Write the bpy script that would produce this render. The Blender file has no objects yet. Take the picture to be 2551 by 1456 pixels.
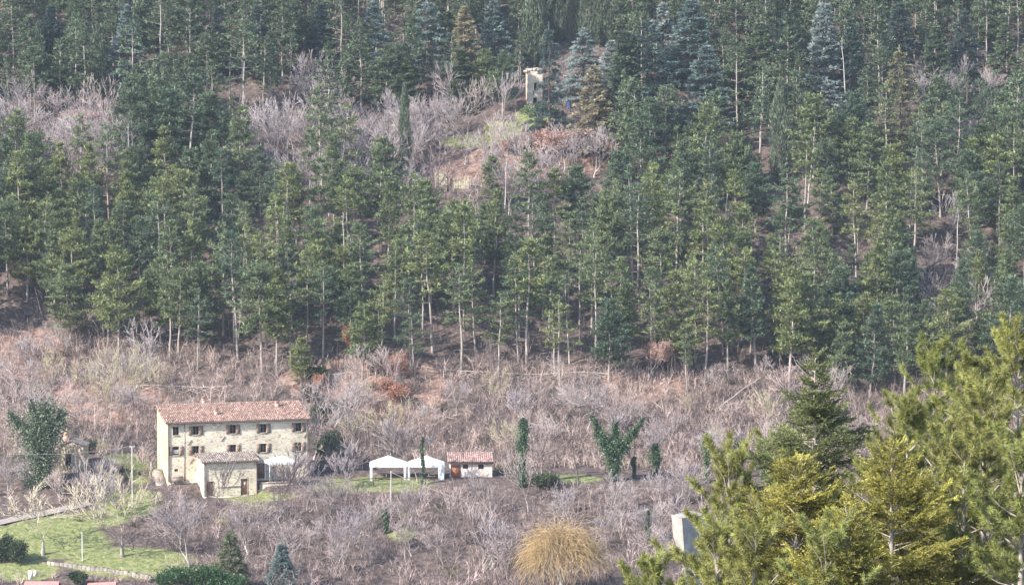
import bpy, math, random
import numpy as np
from mathutils import Vector, Matrix
from math import sin, cos, tan, atan, radians as R, pi

SC = bpy.context.scene
COL = SC.collection
RNG = np.random.default_rng(7)
random.seed(7)

# ------------------------------------------------------------------ camera, sky, sun, exposure
H = 51.6                      # eye height above the farmhouse terrace
PITCH = R(3.64)
FPX = 8050.0                  # focal length in pixels of the 2550 x 1456 view of the photo
cam = bpy.data.cameras.new('camera')
camo = bpy.data.objects.new('camera', cam); COL.objects.link(camo)
cam.sensor_width = 36.0
cam.lens = 36.0 * FPX / 2550.0
cam.clip_start = 1.0; cam.clip_end = 4000.0
camo.location = (0, 0, H)
camo.rotation_euler = (pi/2 - PITCH, 0, 0)
SC.camera = camo

SUN = Vector((-0.66, -0.50, 0.60)).normalized()     # towards the sun
world = bpy.data.worlds.new('World'); SC.world = world; world.use_nodes = True
wn = world.node_tree.nodes; wl = world.node_tree.links
sky = wn.new('ShaderNodeTexSky'); sky.sky_type = 'NISHITA'; sky.sun_disc = False
sky.sun_elevation = math.asin(SUN.z); sky.sun_rotation = math.atan2(SUN.x, SUN.y)
bg = wn['Background']; bg.inputs[1].default_value = 0.15
wl.new(sky.outputs[0], bg.inputs[0])
sl = bpy.data.lights.new('sun', 'SUN'); sl.energy = 4.3; sl.angle = R(0.5); sl.color = (1, .93, .83)
so = bpy.data.objects.new('sun', sl); COL.objects.link(so)
so.rotation_euler = SUN.to_track_quat('Z', 'Y').to_euler(); so.location = (-200, -100, 260)
SC.view_settings.view_transform = 'Standard'
SC.view_settings.look = 'None'
SC.view_settings.gamma = 1.0
SC.view_settings.exposure = 1.2
SC.cycles.max_bounces = 5; SC.cycles.diffuse_bounces = 3; SC.cycles.glossy_bounces = 1
SC.cycles.transmission_bounces = 3; SC.cycles.volume_bounces = 0; SC.cycles.transparent_max_bounces = 4
SC.cycles.use_adaptive_sampling = False
SC.render.use_persistent_data = False
SC.cycles.use_denoising = True

# ------------------------------------------------------------------ helpers: tags, meshes, materials
def tag(o, label=None, cat=None, group=None, kind=None):
    if label: o['label'] = label
    if cat: o['category'] = cat
    if group: o['group'] = group
    if kind: o['kind'] = kind
    return o

def empty(name, loc, rz=0.0):
    o = bpy.data.objects.new(name, None); COL.objects.link(o)
    o.location = loc; o.rotation_euler = (0, 0, rz); o.empty_display_size = .3
    return o

def link(name, me, parent=None):
    o = bpy.data.objects.new(name, me); COL.objects.link(o)
    if parent: o.parent = parent
    return o

class MB:
    """collects quads (numpy) into one mesh with a per-face float 'tint'"""
    def __init__(s): s.v = []; s.q = []; s.t = []; s.n = 0; s.tri = []; s.tt = []
    def quads(s, V, tint=1.0):                       # V: (n,4,3)
        V = np.asarray(V, float); n = len(V)
        if n == 0: return s
        s.v.append(V.reshape(-1, 3)); s.q.append(np.arange(4*n).reshape(n, 4) + s.n); s.n += 4*n
        s.t.append(np.broadcast_to(np.asarray(tint, float), (n,)).copy()); return s
    def indexed(s, V, F, tint=1.0):
        V = np.asarray(V, float); F = np.asarray(F, int)
        s.v.append(V); s.q.append(F + s.n); s.n += len(V)
        s.t.append(np.broadcast_to(np.asarray(tint, float), (len(F),)).copy()); return s
    def box(s, x0, x1, y0, y1, z0, z1, tint=1.0):
        V = [(x0,y0,z0),(x1,y0,z0),(x1,y1,z0),(x0,y1,z0),(x0,y0,z1),(x1,y0,z1),(x1,y1,z1),(x0,y1,z1)]
        F = [(0,3,2,1),(4,5,6,7),(0,1,5,4),(1,2,6,5),(2,3,7,6),(3,0,4,7)]
        return s.indexed(V, F, tint)
    def tubes(s, P0, P1, r0, r1, n=3, tint=1.0):
        P0 = np.asarray(P0, float).reshape(-1, 3); P1 = np.asarray(P1, float).reshape(-1, 3); m = len(P0)
        if m == 0: return s
        r0 = np.broadcast_to(np.asarray(r0, float), (m,)); r1 = np.broadcast_to(np.asarray(r1, float), (m,))
        d = P1 - P0; d /= np.maximum(np.linalg.norm(d, axis=1, keepdims=True), 1e-9)
        ref = np.where(np.abs(d[:, 2:3]) > .9, np.array([[1., 0, 0]]), np.array([[0, 0, 1.]]))
        a = np.cross(d, ref); a /= np.linalg.norm(a, axis=1, keepdims=True); b = np.cross(d, a)
        an = np.arange(n) * 2*pi/n
        ring = np.cos(an)[None, :, None]*a[:, None] + np.sin(an)[None, :, None]*b[:, None]
        A = P0[:, None] + ring*r0[:, None, None]; B = P1[:, None] + ring*r1[:, None, None]
        V = np.concatenate([A, B], 1)
        i = np.arange(n); j = (i+1) % n
        f = np.stack([i, j, j+n, i+n], 1)
        F = (f[None] + (np.arange(m)*2*n)[:, None, None]).reshape(-1, 4)
        s.v.append(V.reshape(-1, 3)); s.q.append(F + s.n); s.n += m*2*n
        t = np.broadcast_to(np.asarray(tint, float), (m,)); s.t.append(np.repeat(t, n)); return s
    def blades(s, P, D, L, W, tint=1.0, wide=.45, upn=0.0):   # kite-shaped leaf / needle tuft faces
        P = np.asarray(P, float); m = len(P)
        if m == 0: return s
        D = np.asarray(D, float); D = D/np.maximum(np.linalg.norm(D, axis=1, keepdims=True), 1e-9)
        L = np.broadcast_to(np.asarray(L, float), (m,))[:, None]; W = np.broadcast_to(np.asarray(W, float), (m,))[:, None]
        r = RNG.normal(size=(m, 3))*(1-upn) + np.array([0, 0, 2.2*upn]); sd = np.cross(D, r); sd /= np.maximum(np.linalg.norm(sd, axis=1, keepdims=True), 1e-9)
        mid = P + D*L*wide
        return s.quads(np.stack([P, mid + sd*W*.5, P + D*L, mid - sd*W*.5], 1), tint)
    def build(s, name, mat, parent=None, smooth=False):
        return link(name, s.mesh(name, mat, smooth), parent)
    def mesh(s, name, mat, smooth=False):
        me = bpy.data.meshes.new(name)
        V = np.concatenate(s.v); F = np.concatenate(s.q); T = np.concatenate(s.t)
        me.vertices.add(len(V)); me.vertices.foreach_set('co', V.astype(np.float32).ravel())
        me.loops.add(F.size); me.loops.foreach_set('vertex_index', F.astype(np.int32).ravel())
        me.polygons.add(len(F)); me.polygons.foreach_set('loop_start', (np.arange(len(F))*4).astype(np.int32))
        if smooth: me.polygons.foreach_set('use_smooth', np.ones(len(F), bool))
        a = me.attributes.new('tint', 'FLOAT', 'FACE'); a.data.foreach_set('value', T.astype(np.float32))
        me.update(calc_edges=True)
        if mat: me.materials.append(mat)
        return me

def newmat(name):
    m = bpy.data.materials.new(name); m.use_nodes = True
    return m, m.node_tree.nodes, m.node_tree.links, m.node_tree.nodes['Principled BSDF']

def tinted(nt, nl, color_socket, strength=1.0):
    at = nt.new('ShaderNodeAttribute'); at.attribute_name = 'tint'
    mx = nt.new('ShaderNodeVectorMath'); mx.operation = 'MULTIPLY'
    nl.new(color_socket, mx.inputs[0]); nl.new(at.outputs['Fac'], mx.inputs[1])
    return mx.outputs[0]

def leafmat(name, a, b, trans=.3, rough=.65, spec=.25):
    """foliage: hue varies from plant to plant (object random) and from clump to clump (tint)"""
    m, nt, nl, p = newmat(name)
    oi = nt.new('ShaderNodeObjectInfo'); mix = nt.new('ShaderNodeMix'); mix.data_type = 'RGBA'
    mix.inputs[6].default_value = (*a, 1); mix.inputs[7].default_value = (*b, 1)
    nl.new(oi.outputs['Random'], mix.inputs[0])
    c = tinted(nt, nl, mix.outputs[2])
    nl.new(c, p.inputs['Base Color']); p.inputs['Roughness'].default_value = rough
    p.inputs['Specular IOR Level'].default_value = spec
    if trans > 0:
        tr = nt.new('ShaderNodeBsdfTranslucent'); nl.new(c, tr.inputs[0])
        ms = nt.new('ShaderNodeMixShader'); ms.inputs[0].default_value = trans
        nl.new(p.outputs[0], ms.inputs[1]); nl.new(tr.outputs[0], ms.inputs[2])
        nl.new(ms.outputs[0], nt['Material Output'].inputs[0])
    return m

def noisemat(name, a, b, scale=1.5, rough=.85, detail=6, stretch=(1, 1, 1), bump=0.0, c=None, spec=.2, metal=0.0):
    m, nt, nl, p = newmat(name)
    tc = nt.new('ShaderNodeTexCoord'); mp = nt.new('ShaderNodeMapping'); mp.inputs['Scale'].default_value = stretch
    nl.new(tc.outputs['Object'], mp.inputs[0])
    no = nt.new('ShaderNodeTexNoise'); no.inputs['Scale'].default_value = scale; no.inputs['Detail'].default_value = detail
    no.inputs['Roughness'].default_value = .62
    nl.new(mp.outputs[0], no.inputs['Vector'])
    cr = nt.new('ShaderNodeValToRGB'); cr.color_ramp.elements[0].position = .33; cr.color_ramp.elements[1].position = .67
    cr.color_ramp.elements[0].color = (*a, 1); cr.color_ramp.elements[1].color = (*b, 1)
    if c:
        e = cr.color_ramp.elements.new(.5); e.color = (*c, 1)
    nl.new(no.outputs['Fac'], cr.inputs[0])
    nl.new(tinted(nt, nl, cr.outputs[0]), p.inputs['Base Color'])
    p.inputs['Roughness'].default_value = rough; p.inputs['Specular IOR Level'].default_value = spec
    p.inputs['Metallic'].default_value = metal
    if bump:
        bp = nt.new('ShaderNodeBump'); bp.inputs['Strength'].default_value = bump; bp.inputs['Distance'].default_value = .05
        nl.new(no.outputs['Fac'], bp.inputs['Height']); nl.new(bp.outputs[0], p.inputs['Normal'])
    return m

def stonemat(name, cols, mortar, sx=2.3, sz=5.0, width=.06):
    """random rubble masonry: irregular courses of stones in pale mortar"""
    m, nt, nl, p = newmat(name)
    tc = nt.new('ShaderNodeTexCoord')
    ns = nt.new('ShaderNodeTexNoise'); ns.inputs['Scale'].default_value = 1.3; ns.inputs['Detail'].default_value = 3
    nl.new(tc.outputs['Object'], ns.inputs['Vector'])
    ad = nt.new('ShaderNodeMixRGB'); ad.blend_type = 'LINEAR_LIGHT'; ad.inputs[0].default_value = .12
    nl.new(tc.outputs['Object'], ad.inputs[1]); nl.new(ns.outputs['Color'], ad.inputs[2])
    mp = nt.new('ShaderNodeMapping'); mp.inputs['Scale'].default_value = (sx, sx, sz); nl.new(ad.outputs[0], mp.inputs[0])
    v = nt.new('ShaderNodeTexVoronoi'); v.inputs['Scale'].default_value = 1.0; v.inputs['Randomness'].default_value = .85
    nl.new(mp.outputs[0], v.inputs['Vector'])
    e = nt.new('ShaderNodeTexVoronoi'); e.feature = 'DISTANCE_TO_EDGE'; e.inputs['Scale'].default_value = 1.0; e.inputs['Randomness'].default_value = .85
    nl.new(mp.outputs[0], e.inputs['Vector'])
    sp = nt.new('ShaderNodeSeparateColor'); nl.new(v.outputs['Color'], sp.inputs[0])
    cr = nt.new('ShaderNodeValToRGB'); el = cr.color_ramp.elements
    el[0].position = 0; el[0].color = (*cols[0], 1); el[1].position = 1; el[1].color = (*cols[-1], 1)
    for k, c in enumerate(cols[1:-1]):
        x = el.new((k+1)/(len(cols)-1)); x.color = (*c, 1)
    nl.new(sp.outputs[0], cr.inputs[0])
    ss = nt.new('ShaderNodeMapRange'); ss.inputs[1].default_value = 0.0; ss.inputs[2].default_value = width*2
    nl.new(e.outputs['Distance'], ss.inputs[0])
    mx = nt.new('ShaderNodeMix'); mx.data_type = 'RGBA'; mx.inputs[6].default_value = (*mortar, 1)
    nl.new(ss.outputs[0], mx.inputs[0]); nl.new(cr.outputs[0], mx.inputs[7])
    # broad weather stains
    n2 = nt.new('ShaderNodeTexNoise'); n2.inputs['Scale'].default_value = .45; n2.inputs['Detail'].default_value = 5
    nl.new(tc.outputs['Object'], n2.inputs['Vector'])
    mr = nt.new('ShaderNodeMapRange'); mr.inputs[1].default_value = .3; mr.inputs[2].default_value = .7; mr.inputs[3].default_value = .78; mr.inputs[4].default_value = 1.12
    nl.new(n2.outputs['Fac'], mr.inputs[0])
    vm = nt.new('ShaderNodeVectorMath'); vm.operation = 'MULTIPLY'
    nl.new(mx.outputs[2], vm.inputs[0]); nl.new(mr.outputs[0], vm.inputs[1])
    nl.new(vm.outputs[0], p.inputs['Base Color']); p.inputs['Roughness'].default_value = .9; p.inputs['Specular IOR Level'].default_value = .15
    bp = nt.new('ShaderNodeBump'); bp.inputs['Strength'].default_value = .6; bp.inputs['Distance'].default_value = .04
    nl.new(e.outputs['Distance'], bp.inputs['Height']); nl.new(bp.outputs[0], p.inputs['Normal'])
    return m

M = {}
M['pine'] = leafmat('pine_needles', (.030, .062, .036), (.072, .098, .032))
M['cedar_blue'] = leafmat('blue_cedar_needles', (.125, .18, .175), (.17, .22, .21))
M['cedar_silver'] = leafmat('silver_cedar_needles', (.225, .275, .265), (.28, .315, .305))
M['cedar_tan'] = leafmat('tan_cedar_needles', (.28, .245, .16), (.26, .23, .155))
M['cypress'] = leafmat('cypress_foliage', (.095, .125, .085), (.125, .15, .10), trans=.15)
M['ivy'] = leafmat('ivy_leaves', (.066, .112, .056), (.092, .145, .068), trans=.2, rough=.45, spec=.5)
M['ivy_sage'] = leafmat('sage_ivy_leaves', (.12, .155, .095), (.12, .155, .095), trans=.2, rough=.45, spec=.5)
M['ivy_light'] = leafmat('light_ivy_leaves', (.14, .19, .085), (.15, .20, .095), trans=.2, rough=.45, spec=.5)
M['evergreen'] = leafmat('evergreen_leaves', (.060, .085, .045), (.085, .105, .06), trans=.2)
M['laurel'] = leafmat('laurel_leaves', (.035, .085, .028), (.045, .095, .03), trans=.2, rough=.4, spec=.5)
M['fir_dark'] = leafmat('fir_needles', (.16, .18, .080), (.16, .18, .080), trans=.2)
M['fir_gold'] = leafmat('golden_fir_needles', (.34, .315, .085), (.34, .315, .085), trans=.3)
M['pine_near'] = leafmat('near_pine_needles', (.27, .295, .095), (.31, .31, .10), trans=.3)
M['willow'] = leafmat('willow_twigs', (.46, .33, .17), (.46, .33, .17), trans=.15)
M['oakleaf'] = leafmat('dry_oak_leaves', (.38, .185, .115), (.42, .22, .15), trans=.3)
M['oakpale'] = leafmat('pale_dry_oak_leaves', (.45, .28, .235), (.47, .31, .26), trans=.3)
M['bark_pine'] = noisemat('pine_bark', (.24, .205, .185), (.44, .39, .355), scale=2.5, stretch=(3, 3, .6))
M['bark_grey'] = noisemat('pale_bark', (.34, .31, .29), (.56, .52, .49), scale=2.0, stretch=(2, 2, .5))
M['bark_dark'] = noisemat('dark_bark', (.07, .055, .05), (.16, .13, .115), scale=2.5)
M['twig_grey'] = leafmat('grey_twigs', (.265, .228, .232), (.335, .295, .297), trans=0)
M['twig_pink'] = leafmat('pinkish_twigs', (.32, .262, .253), (.38, .318, .305), trans=0)
M['twig_olive'] = leafmat('olive_twigs', (.35, .31, .205), (.38, .34, .235), trans=0)
M['brush'] = leafmat('dry_brush', (.36, .285, .255), (.36, .285, .255), trans=0)
M['brush_dark'] = leafmat('dark_brush', (.25, .195, .178), (.25, .195, .178), trans=0)
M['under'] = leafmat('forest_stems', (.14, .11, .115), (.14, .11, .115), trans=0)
M['stone'] = stonemat('rubble_stone', [(.51,.42,.30), (.67,.59,.46), (.36,.29,.205), (.70,.63,.50), (.60,.51,.38)], (.72,.66,.55))
M['stone_pink'] = stonemat('warm_rubble_stone', [(.42,.32,.22), (.56,.45,.33), (.36,.25,.17), (.60,.50,.38), (.50,.36,.25)], (.60,.52,.42))
M['stone_gable'] = stonemat('gable_stone', [(.46,.40,.265), (.55,.485,.335), (.38,.33,.22), (.57,.51,.37), (.49,.43,.29)], (.58,.52,.38), width=.04)
M['stone_old'] = stonemat('old_yellow_stone', [(.34,.29,.20), (.46,.40,.29), (.15,.13,.10), (.46,.41,.32)], (.24,.20,.15), sx=2.0, sz=4.0)
M['stone_tower'] = stonemat('pale_pink_stone', [(.52,.44,.36), (.62,.54,.45), (.44,.37,.30), (.64,.57,.49)], (.60,.53,.45), width=.03)
M['stone_wall'] = stonemat('terrace_stone', [(.26,.22,.19), (.42,.36,.31), (.20,.17,.15), (.46,.40,.35)], (.30,.26,.22), sx=2.5, sz=4.5)
M['tile'] = noisemat('terracotta_tiles', (.12, .072, .06), (.46, .36, .315), scale=7.0, detail=4, c=(.27, .17, .14), rough=.8)
M['tile_grey'] = noisemat('weathered_tiles', (.11, .085, .078), (.40, .345, .315), scale=6.0, detail=4, rough=.85)
M['tile_shed'] = noisemat('shed_tiles', (.26, .14, .12), (.48, .36, .33), scale=6.0, detail=4, rough=.85)
M['brickp'] = noisemat('pink_brick', (.45, .27, .20), (.62, .42, .33), scale=8)
M['gutter'] = noisemat('brown_gutter', (.10, .075, .06), (.17, .13, .11), scale=3, rough=.5)
M['shutter'] = noisemat('weathered_brown_shutter', (.21, .145, .11), (.31, .225, .18), scale=4, stretch=(1, 1, 6), rough=.6)
M['glass'] = noisemat('dark_window_glass', (.012, .012, .016), (.03, .03, .036), scale=2, rough=.12, spec=.6)
M['frame'] = noisemat('brown_window_frame', (.14, .085, .06), (.20, .13, .10), scale=5, rough=.6)
M['white'] = noisemat('white_paint', (.72, .72, .70), (.80, .80, .79), scale=2, rough=.6)
M['canvas'] = noisemat('white_canvas', (.74, .75, .78), (.82, .82, .83), scale=1.2, rough=.8)
M['door'] = noisemat('brown_plank_door', (.20, .115, .08), (.30, .19, .14), scale=4, stretch=(6, 6, 1), rough=.7)
M['door_red'] = noisemat('red_brown_door', (.30, .115, .065), (.40, .17, .10), scale=3, stretch=(5, 5, 1), rough=.7)
M['plaster'] = noisemat('stained_plaster', (.50, .41, .36), (.74, .68, .62), scale=1.8, rough=.9)
M['iron'] = noisemat('rusty_iron', (.10, .06, .045), (.16, .10, .08), scale=8, rough=.7)
M['rail'] = noisemat('weathered_rail', (.40, .33, .29), (.56, .48, .43), scale=3, stretch=(1, 1, 1), rough=.85)
M['rail_dark'] = noisemat('brown_rail', (.11, .08, .065), (.19, .145, .12), scale=3, rough=.85)
M['concrete'] = noisemat('pale_concrete', (.26, .24, .215), (.43, .405, .37), scale=.9, rough=.9, bump=.2)
M['pole'] = noisemat('concrete_pole', (.36, .335, .32), (.52, .49, .47), scale=1.5, rough=.85)
M['wire'] = noisemat('pale_cable', (.36, .32, .30), (.42, .38, .36), scale=1, rough=.5)
M['blue'] = noisemat('blue_plastic', (.02, .06, .20), (.03, .09, .26), scale=2, rough=.4, spec=.5)
M['coral'] = noisemat('coral_red_cloth', (.62, .19, .18), (.70, .26, .24), scale=1.5, rough=.8)
M['road'] = noisemat('gravel_road', (.22, .19, .18), (.33, .29, .27), scale=2, rough=.95)
M['dark'] = noisemat('dark_door_and_shade', (.02, .018, .018), (.035, .03, .03), scale=2, rough=.9)  # outhouse door colour, also the painted shade inside the tower
M['wood'] = noisemat('grey_wood', (.20, .16, .14), (.34, .29, .26), scale=3, rough=.85)
M['kerb'] = noisemat('pale_kerb_stone', (.24, .21, .185), (.46, .41, .365), scale=3, rough=.9)

# ------------------------------------------------------------------ terrain
PROF_Y = [-140,-50, 0, 40, 80,150,220,300,350,372,388, 400, 409,414,  418, 421,436,440, 458, 480, 520, 560, 600, 680, 780, 900]
PROF_Z = [  53, 52,50, 40, 27,  9, -8,-18,-17,-12.2,-7.9,-5.2,-2.9,-1.6,-.6,  0, .5, 1.7,10.3,20.2,38.6,57.5,76.5,113, 152, 175]
def sstep(a, b, x):
    t = np.clip((x-a)/(b-a), 0, 1); return t*t*(3-2*t)
def hgt(x, y):
    x = np.asarray(x, float); y = np.asarray(y, float)
    z = np.interp(y, PROF_Y, PROF_Z)
    amp = sstep(436, 470, y)
    n = (1.1*np.sin(x*.061+y*.043+1.3) + .8*np.sin(x*.113-y*.071+.4) + .45*np.sin(x*.23+y*.19) + .3*np.sin(x*.41-y*.37+2))
    z = z + n*(.12 + .88*amp)*.9
    lo = sstep(345, 400, y)*(1-sstep(406, 416, y))
    z = z + .5*lo*(np.sin(x*.16+y*.1) + np.sin(x*.31-y*.22))*sstep(-34, -22, x)
    # the ground left of the farmhouse climbs a little
    z = z + 1.9*sstep(-46, -56, x)*sstep(419, 431, y)*(1-sstep(437, 452, y))
    # the ground dug level before the annex
    u = (x+45.0)*cos(R(17.5)) + (y-420)*sin(R(17.5)); v = -(x+45.0)*sin(R(17.5)) + (y-420)*cos(R(17.5))
    w = sstep(2.0, 3.6, u)*(1-sstep(10.6, 12.2, u))*sstep(-9.5, -6.5, v)*(1-sstep(-3.4, -1.2, v))
    z = z + w*(np.minimum(z, -1.62) - z)
    # hillside clearing bench below the tower
    z = z + 1.2*np.exp(-((x-0)/16)**2-((y-531)/8)**2)
    return z
def grid_axis(segs):
    a = []
    for lo, hi, st in segs: a.append(np.arange(lo, hi, st))
    return np.concatenate(a + [np.array([segs[-1][1]])])
GX = grid_axis([(-450, -150, 20), (-150, -100, 3), (-100, 100, .8), (100, 150, 3), (150, 450, 20)])
GY = grid_axis([(-140, 340, 8), (340, 370, 2), (370, 620, .8), (620, 680, 4), (680, 900, 15)])

def project(P):
    P = np.asarray(P, float).reshape(-1, 3)
    x = P[:, 0]; y = P[:, 1]; z = P[:, 2]-H
    d = y*cos(PITCH) - z*sin(PITCH); u = z*cos(PITCH) + y*sin(PITCH)
    return np.stack([1275 + FPX*x/d, 728 - FPX*u/d, d], 1)
def ray(px, py):
    a = (px-1275)/FPX; b = (728-py)/FPX
    return np.array([a, cos(PITCH) + b*sin(PITCH), b*cos(PITCH) - sin(PITCH)])
def pt(px, py, y):                                   # the point of that sight line at distance y
    r = ray(px, py); t = y/r[1]; return np.array([r[0]*t, y, H + r[2]*t])
YS = np.arange(330, 880, .4)
def at(px, py):                                      # where that sight line meets the ground
    r = ray(px, py); t = YS/r[1]; x = r[0]*t; z = H + r[2]*t
    k = np.nonzero(z < hgt(x, YS))[0]
    i = k[0] if len(k) else len(YS)-1
    return np.array([x[i], YS[i], float(hgt(x[i], YS[i]))])
def ground(x, y): return np.array([x, y, float(hgt(x, y))])

X, Y = np.meshgrid(GX, GY)
Z = hgt(X, Y)
rg = np.random.default_rng(3)
Z = Z + rg.normal(size=Z.shape)*.07*((Y > 370) & (Y < 620))
P = np.stack([X, Y, Z], -1).reshape(-1, 3)
pj = project(P)
def ell(cx, cy, rx, ry): return np.clip(1.6*(1-(((pj[:,0]-cx)/rx)**2 + ((pj[:,1]-cy)/ry)**2)), 0, 1)
grass = np.zeros(len(P))
for e in [(110,1345,190,55), (330,1400,190,45), (60,1420,100,30), (310,1142,60,16), (235,1105,40,14), (330,1250,90,40), (250,1290,80,25), (840,1210,75,22), (960,1205,140,24),
          (640,1236,120,14), (1420,1191,95,12), (1250,325,55,28), (1170,352,90,18), (1330,290,60,28), (1000,1330,40,20), (350,1170,50,40), (150,1300,120,25)]:
    grass = np.maximum(grass, ell(*e))
grass *= (pj[:,2] > 300)
litter = np.zeros(len(P))
for e in [(960,935,220,60), (1000,1010,120,70), (800,950,120,50), (1400,390,160,60), (1180,420,130,60), (340,500,40,50), (1600,960,120,50), (60,880,120,80), (250,1000,200,70)]:
    litter = np.maximum(litter, ell(*e))
ny, nx = X.shape
idx = np.arange(ny*nx).reshape(ny, nx)
F = np.stack([idx[:-1,:-1], idx[:-1,1:], idx[1:,1:], idx[1:,:-1]], -1).reshape(-1, 4)
g = MB(); g.indexed(P, F)
def groundmat():
    m, nt, nl, p = newmat('hillside_soil')
    tc = nt.new('ShaderNodeTexCoord')
    def noise(sc, det):
        n = nt.new('ShaderNodeTexNoise'); n.inputs['Scale'].default_value = sc; n.inputs['Detail'].default_value = det; n.inputs['Roughness'].default_value = .65
        nl.new(tc.outputs['Object'], n.inputs['Vector']); return n
    def ramp(src, stops):
        cr = nt.new('ShaderNodeValToRGB'); el = cr.color_ramp.elements
        el[0].position = stops[0][0]; el[0].color = (*stops[0][1], 1); el[1].position = stops[-1][0]; el[1].color = (*stops[-1][1], 1)
        for q, c in stops[1:-1]:
            x = el.new(q); x.color = (*c, 1)
        nl.new(src, cr.inputs[0]); return cr
    n1, n2, n3 = noise(.11, 6), noise(1.4, 6), noise(.5, 8)
    soil = ramp(n2.outputs['Fac'], [(.30, (.050,.040,.038)), (.5, (.115,.088,.080)), (.7, (.215,.168,.150))])
    lit = ramp(n2.outputs['Fac'], [(.30, (.11,.073,.06)), (.5, (.27,.175,.14)), (.7, (.40,.285,.24))])
    gr = ramp(n2.outputs['Fac'], [(.30, (.12,.115,.06)), (.46, (.165,.195,.075)), (.58, (.25,.255,.12)), (.74, (.33,.27,.18))])
    def mix(f, a, b):
        mx = nt.new('ShaderNodeMix'); mx.data_type = 'RGBA'; nl.new(f, mx.inputs[0]); nl.new(a, mx.inputs[6]); nl.new(b, mx.inputs[7]); return mx.outputs[2]
    def attr(nm):
        a = nt.new('ShaderNodeAttribute'); a.attribute_name = nm
        ad = nt.new('ShaderNodeMath'); ad.operation = 'ADD'; nl.new(a.outputs['Fac'], ad.inputs[0])
        s = nt.new('ShaderNodeMath'); s.operation = 'MULTIPLY_ADD'; s.inputs[1].default_value = 1.1; s.inputs[2].default_value = -.55
        nl.new(n3.outputs['Fac'], s.inputs[0]); nl.new(s.outputs[0], ad.inputs[1])
        mr = nt.new('ShaderNodeMapRange'); mr.inputs[1].default_value = .25; mr.inputs[2].default_value = .6
        nl.new(ad.outputs[0], mr.inputs[0]); return mr.outputs[0]
    c = mix(attr('litter'), soil.outputs[0], lit.outputs[0])
    c = mix(attr('grass'), c, gr.outputs[0])
    nl.new(c, p.inputs['Base Color']); p.inputs['Roughness'].default_value = 1; p.inputs['Specular IOR Level'].default_value = .1
    bp = nt.new('ShaderNodeBump'); bp.inputs['Strength'].default_value = 1; bp.inputs['Distance'].default_value = .3
    nl.new(n2.outputs['Fac'], bp.inputs['Height']); nl.new(bp.outputs[0], p.inputs['Normal'])
    return m
go = g.build('ground', groundmat(), smooth=True); tag(go, kind='structure')
go['label'] = 'hillside ground of soil, leaf litter and grass'
for nm, arr in (('grass', grass), ('litter', litter)):
    a = go.data.attributes.new(nm, 'FLOAT', 'POINT'); a.data.foreach_set('value', arr.astype(np.float32))

def ribbon(points, width, lift, step=.6):            # a strip lying on the ground
    pts = [at(*q)[:2] for q in points]
    path = []
    for a, b in zip(pts[:-1], pts[1:]):
        n = max(1, int(np.linalg.norm(b-a)/step))
        path += [a + (b-a)*k/n for k in range(n)]
    path.append(pts[-1]); path = np.array(path)
    for _ in range(6): path[1:-1] = (path[:-2] + 2*path[1:-1] + path[2:])/4
    d = np.gradient(path, axis=0); d /= np.linalg.norm(d, axis=1, keepdims=True); nrm = np.stack([-d[:,1], d[:,0]], 1)
    w = np.linspace(-.5, .5, 6)*width
    G = path[:, None] + nrm[:, None]*w[None, :, None]
    zz = hgt(G[..., 0], G[..., 1]) + lift
    V = np.concatenate([G, zz[..., None]], -1).reshape(-1, 3)
    n, k = G.shape[:2]; ii = np.arange(n*k).reshape(n, k)
    return V, np.stack([ii[:-1,:-1], ii[:-1,1:], ii[1:,1:], ii[1:,:-1]], -1).reshape(-1, 4)
m = MB(); m.indexed(*ribbon([(-60,1318), (0,1306), (55,1291), (120,1279), (190,1263), (225,1256)], 1.5, .20)); tag(m.build('path', M['road'], smooth=True), kind='structure')

# ------------------------------------------------------------------ buildings
def hole_wall(mb, W, Ht, holes, depth=.22, flip=False):
    """a wall face in the local xz plane at y=0 with real openings and reveals"""
    xs = sorted({0, W, *[h[0] for h in holes], *[h[1] for h in holes]}); zs = sorted({0, Ht, *[h[2] for h in holes], *[h[3] for h in holes]})
    Q = []
    for a, b in zip(xs[:-1], xs[1:]):
        for c, d in zip(zs[:-1], zs[1:]):
            cx, cz = (a+b)/2, (c+d)/2
            if any(h[0] < cx < h[1] and h[2] < cz < h[3] for h in holes): continue
            Q.append([(a,0,c), (b,0,c), (b,0,d), (a,0,d)])
    for a, b, c, d in holes:
        Q += [[(a,0,c),(a,0,d),(a,depth,d),(a,depth,c)], [(b,0,c),(b,depth,c),(b,depth,d),(b,0,d)],
              [(a,0,c),(a,depth,c),(b,depth,c),(b,0,c)], [(a,0,d),(b,0,d),(b,depth,d),(a,depth,d)]]
    mb.quads(Q)

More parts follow.
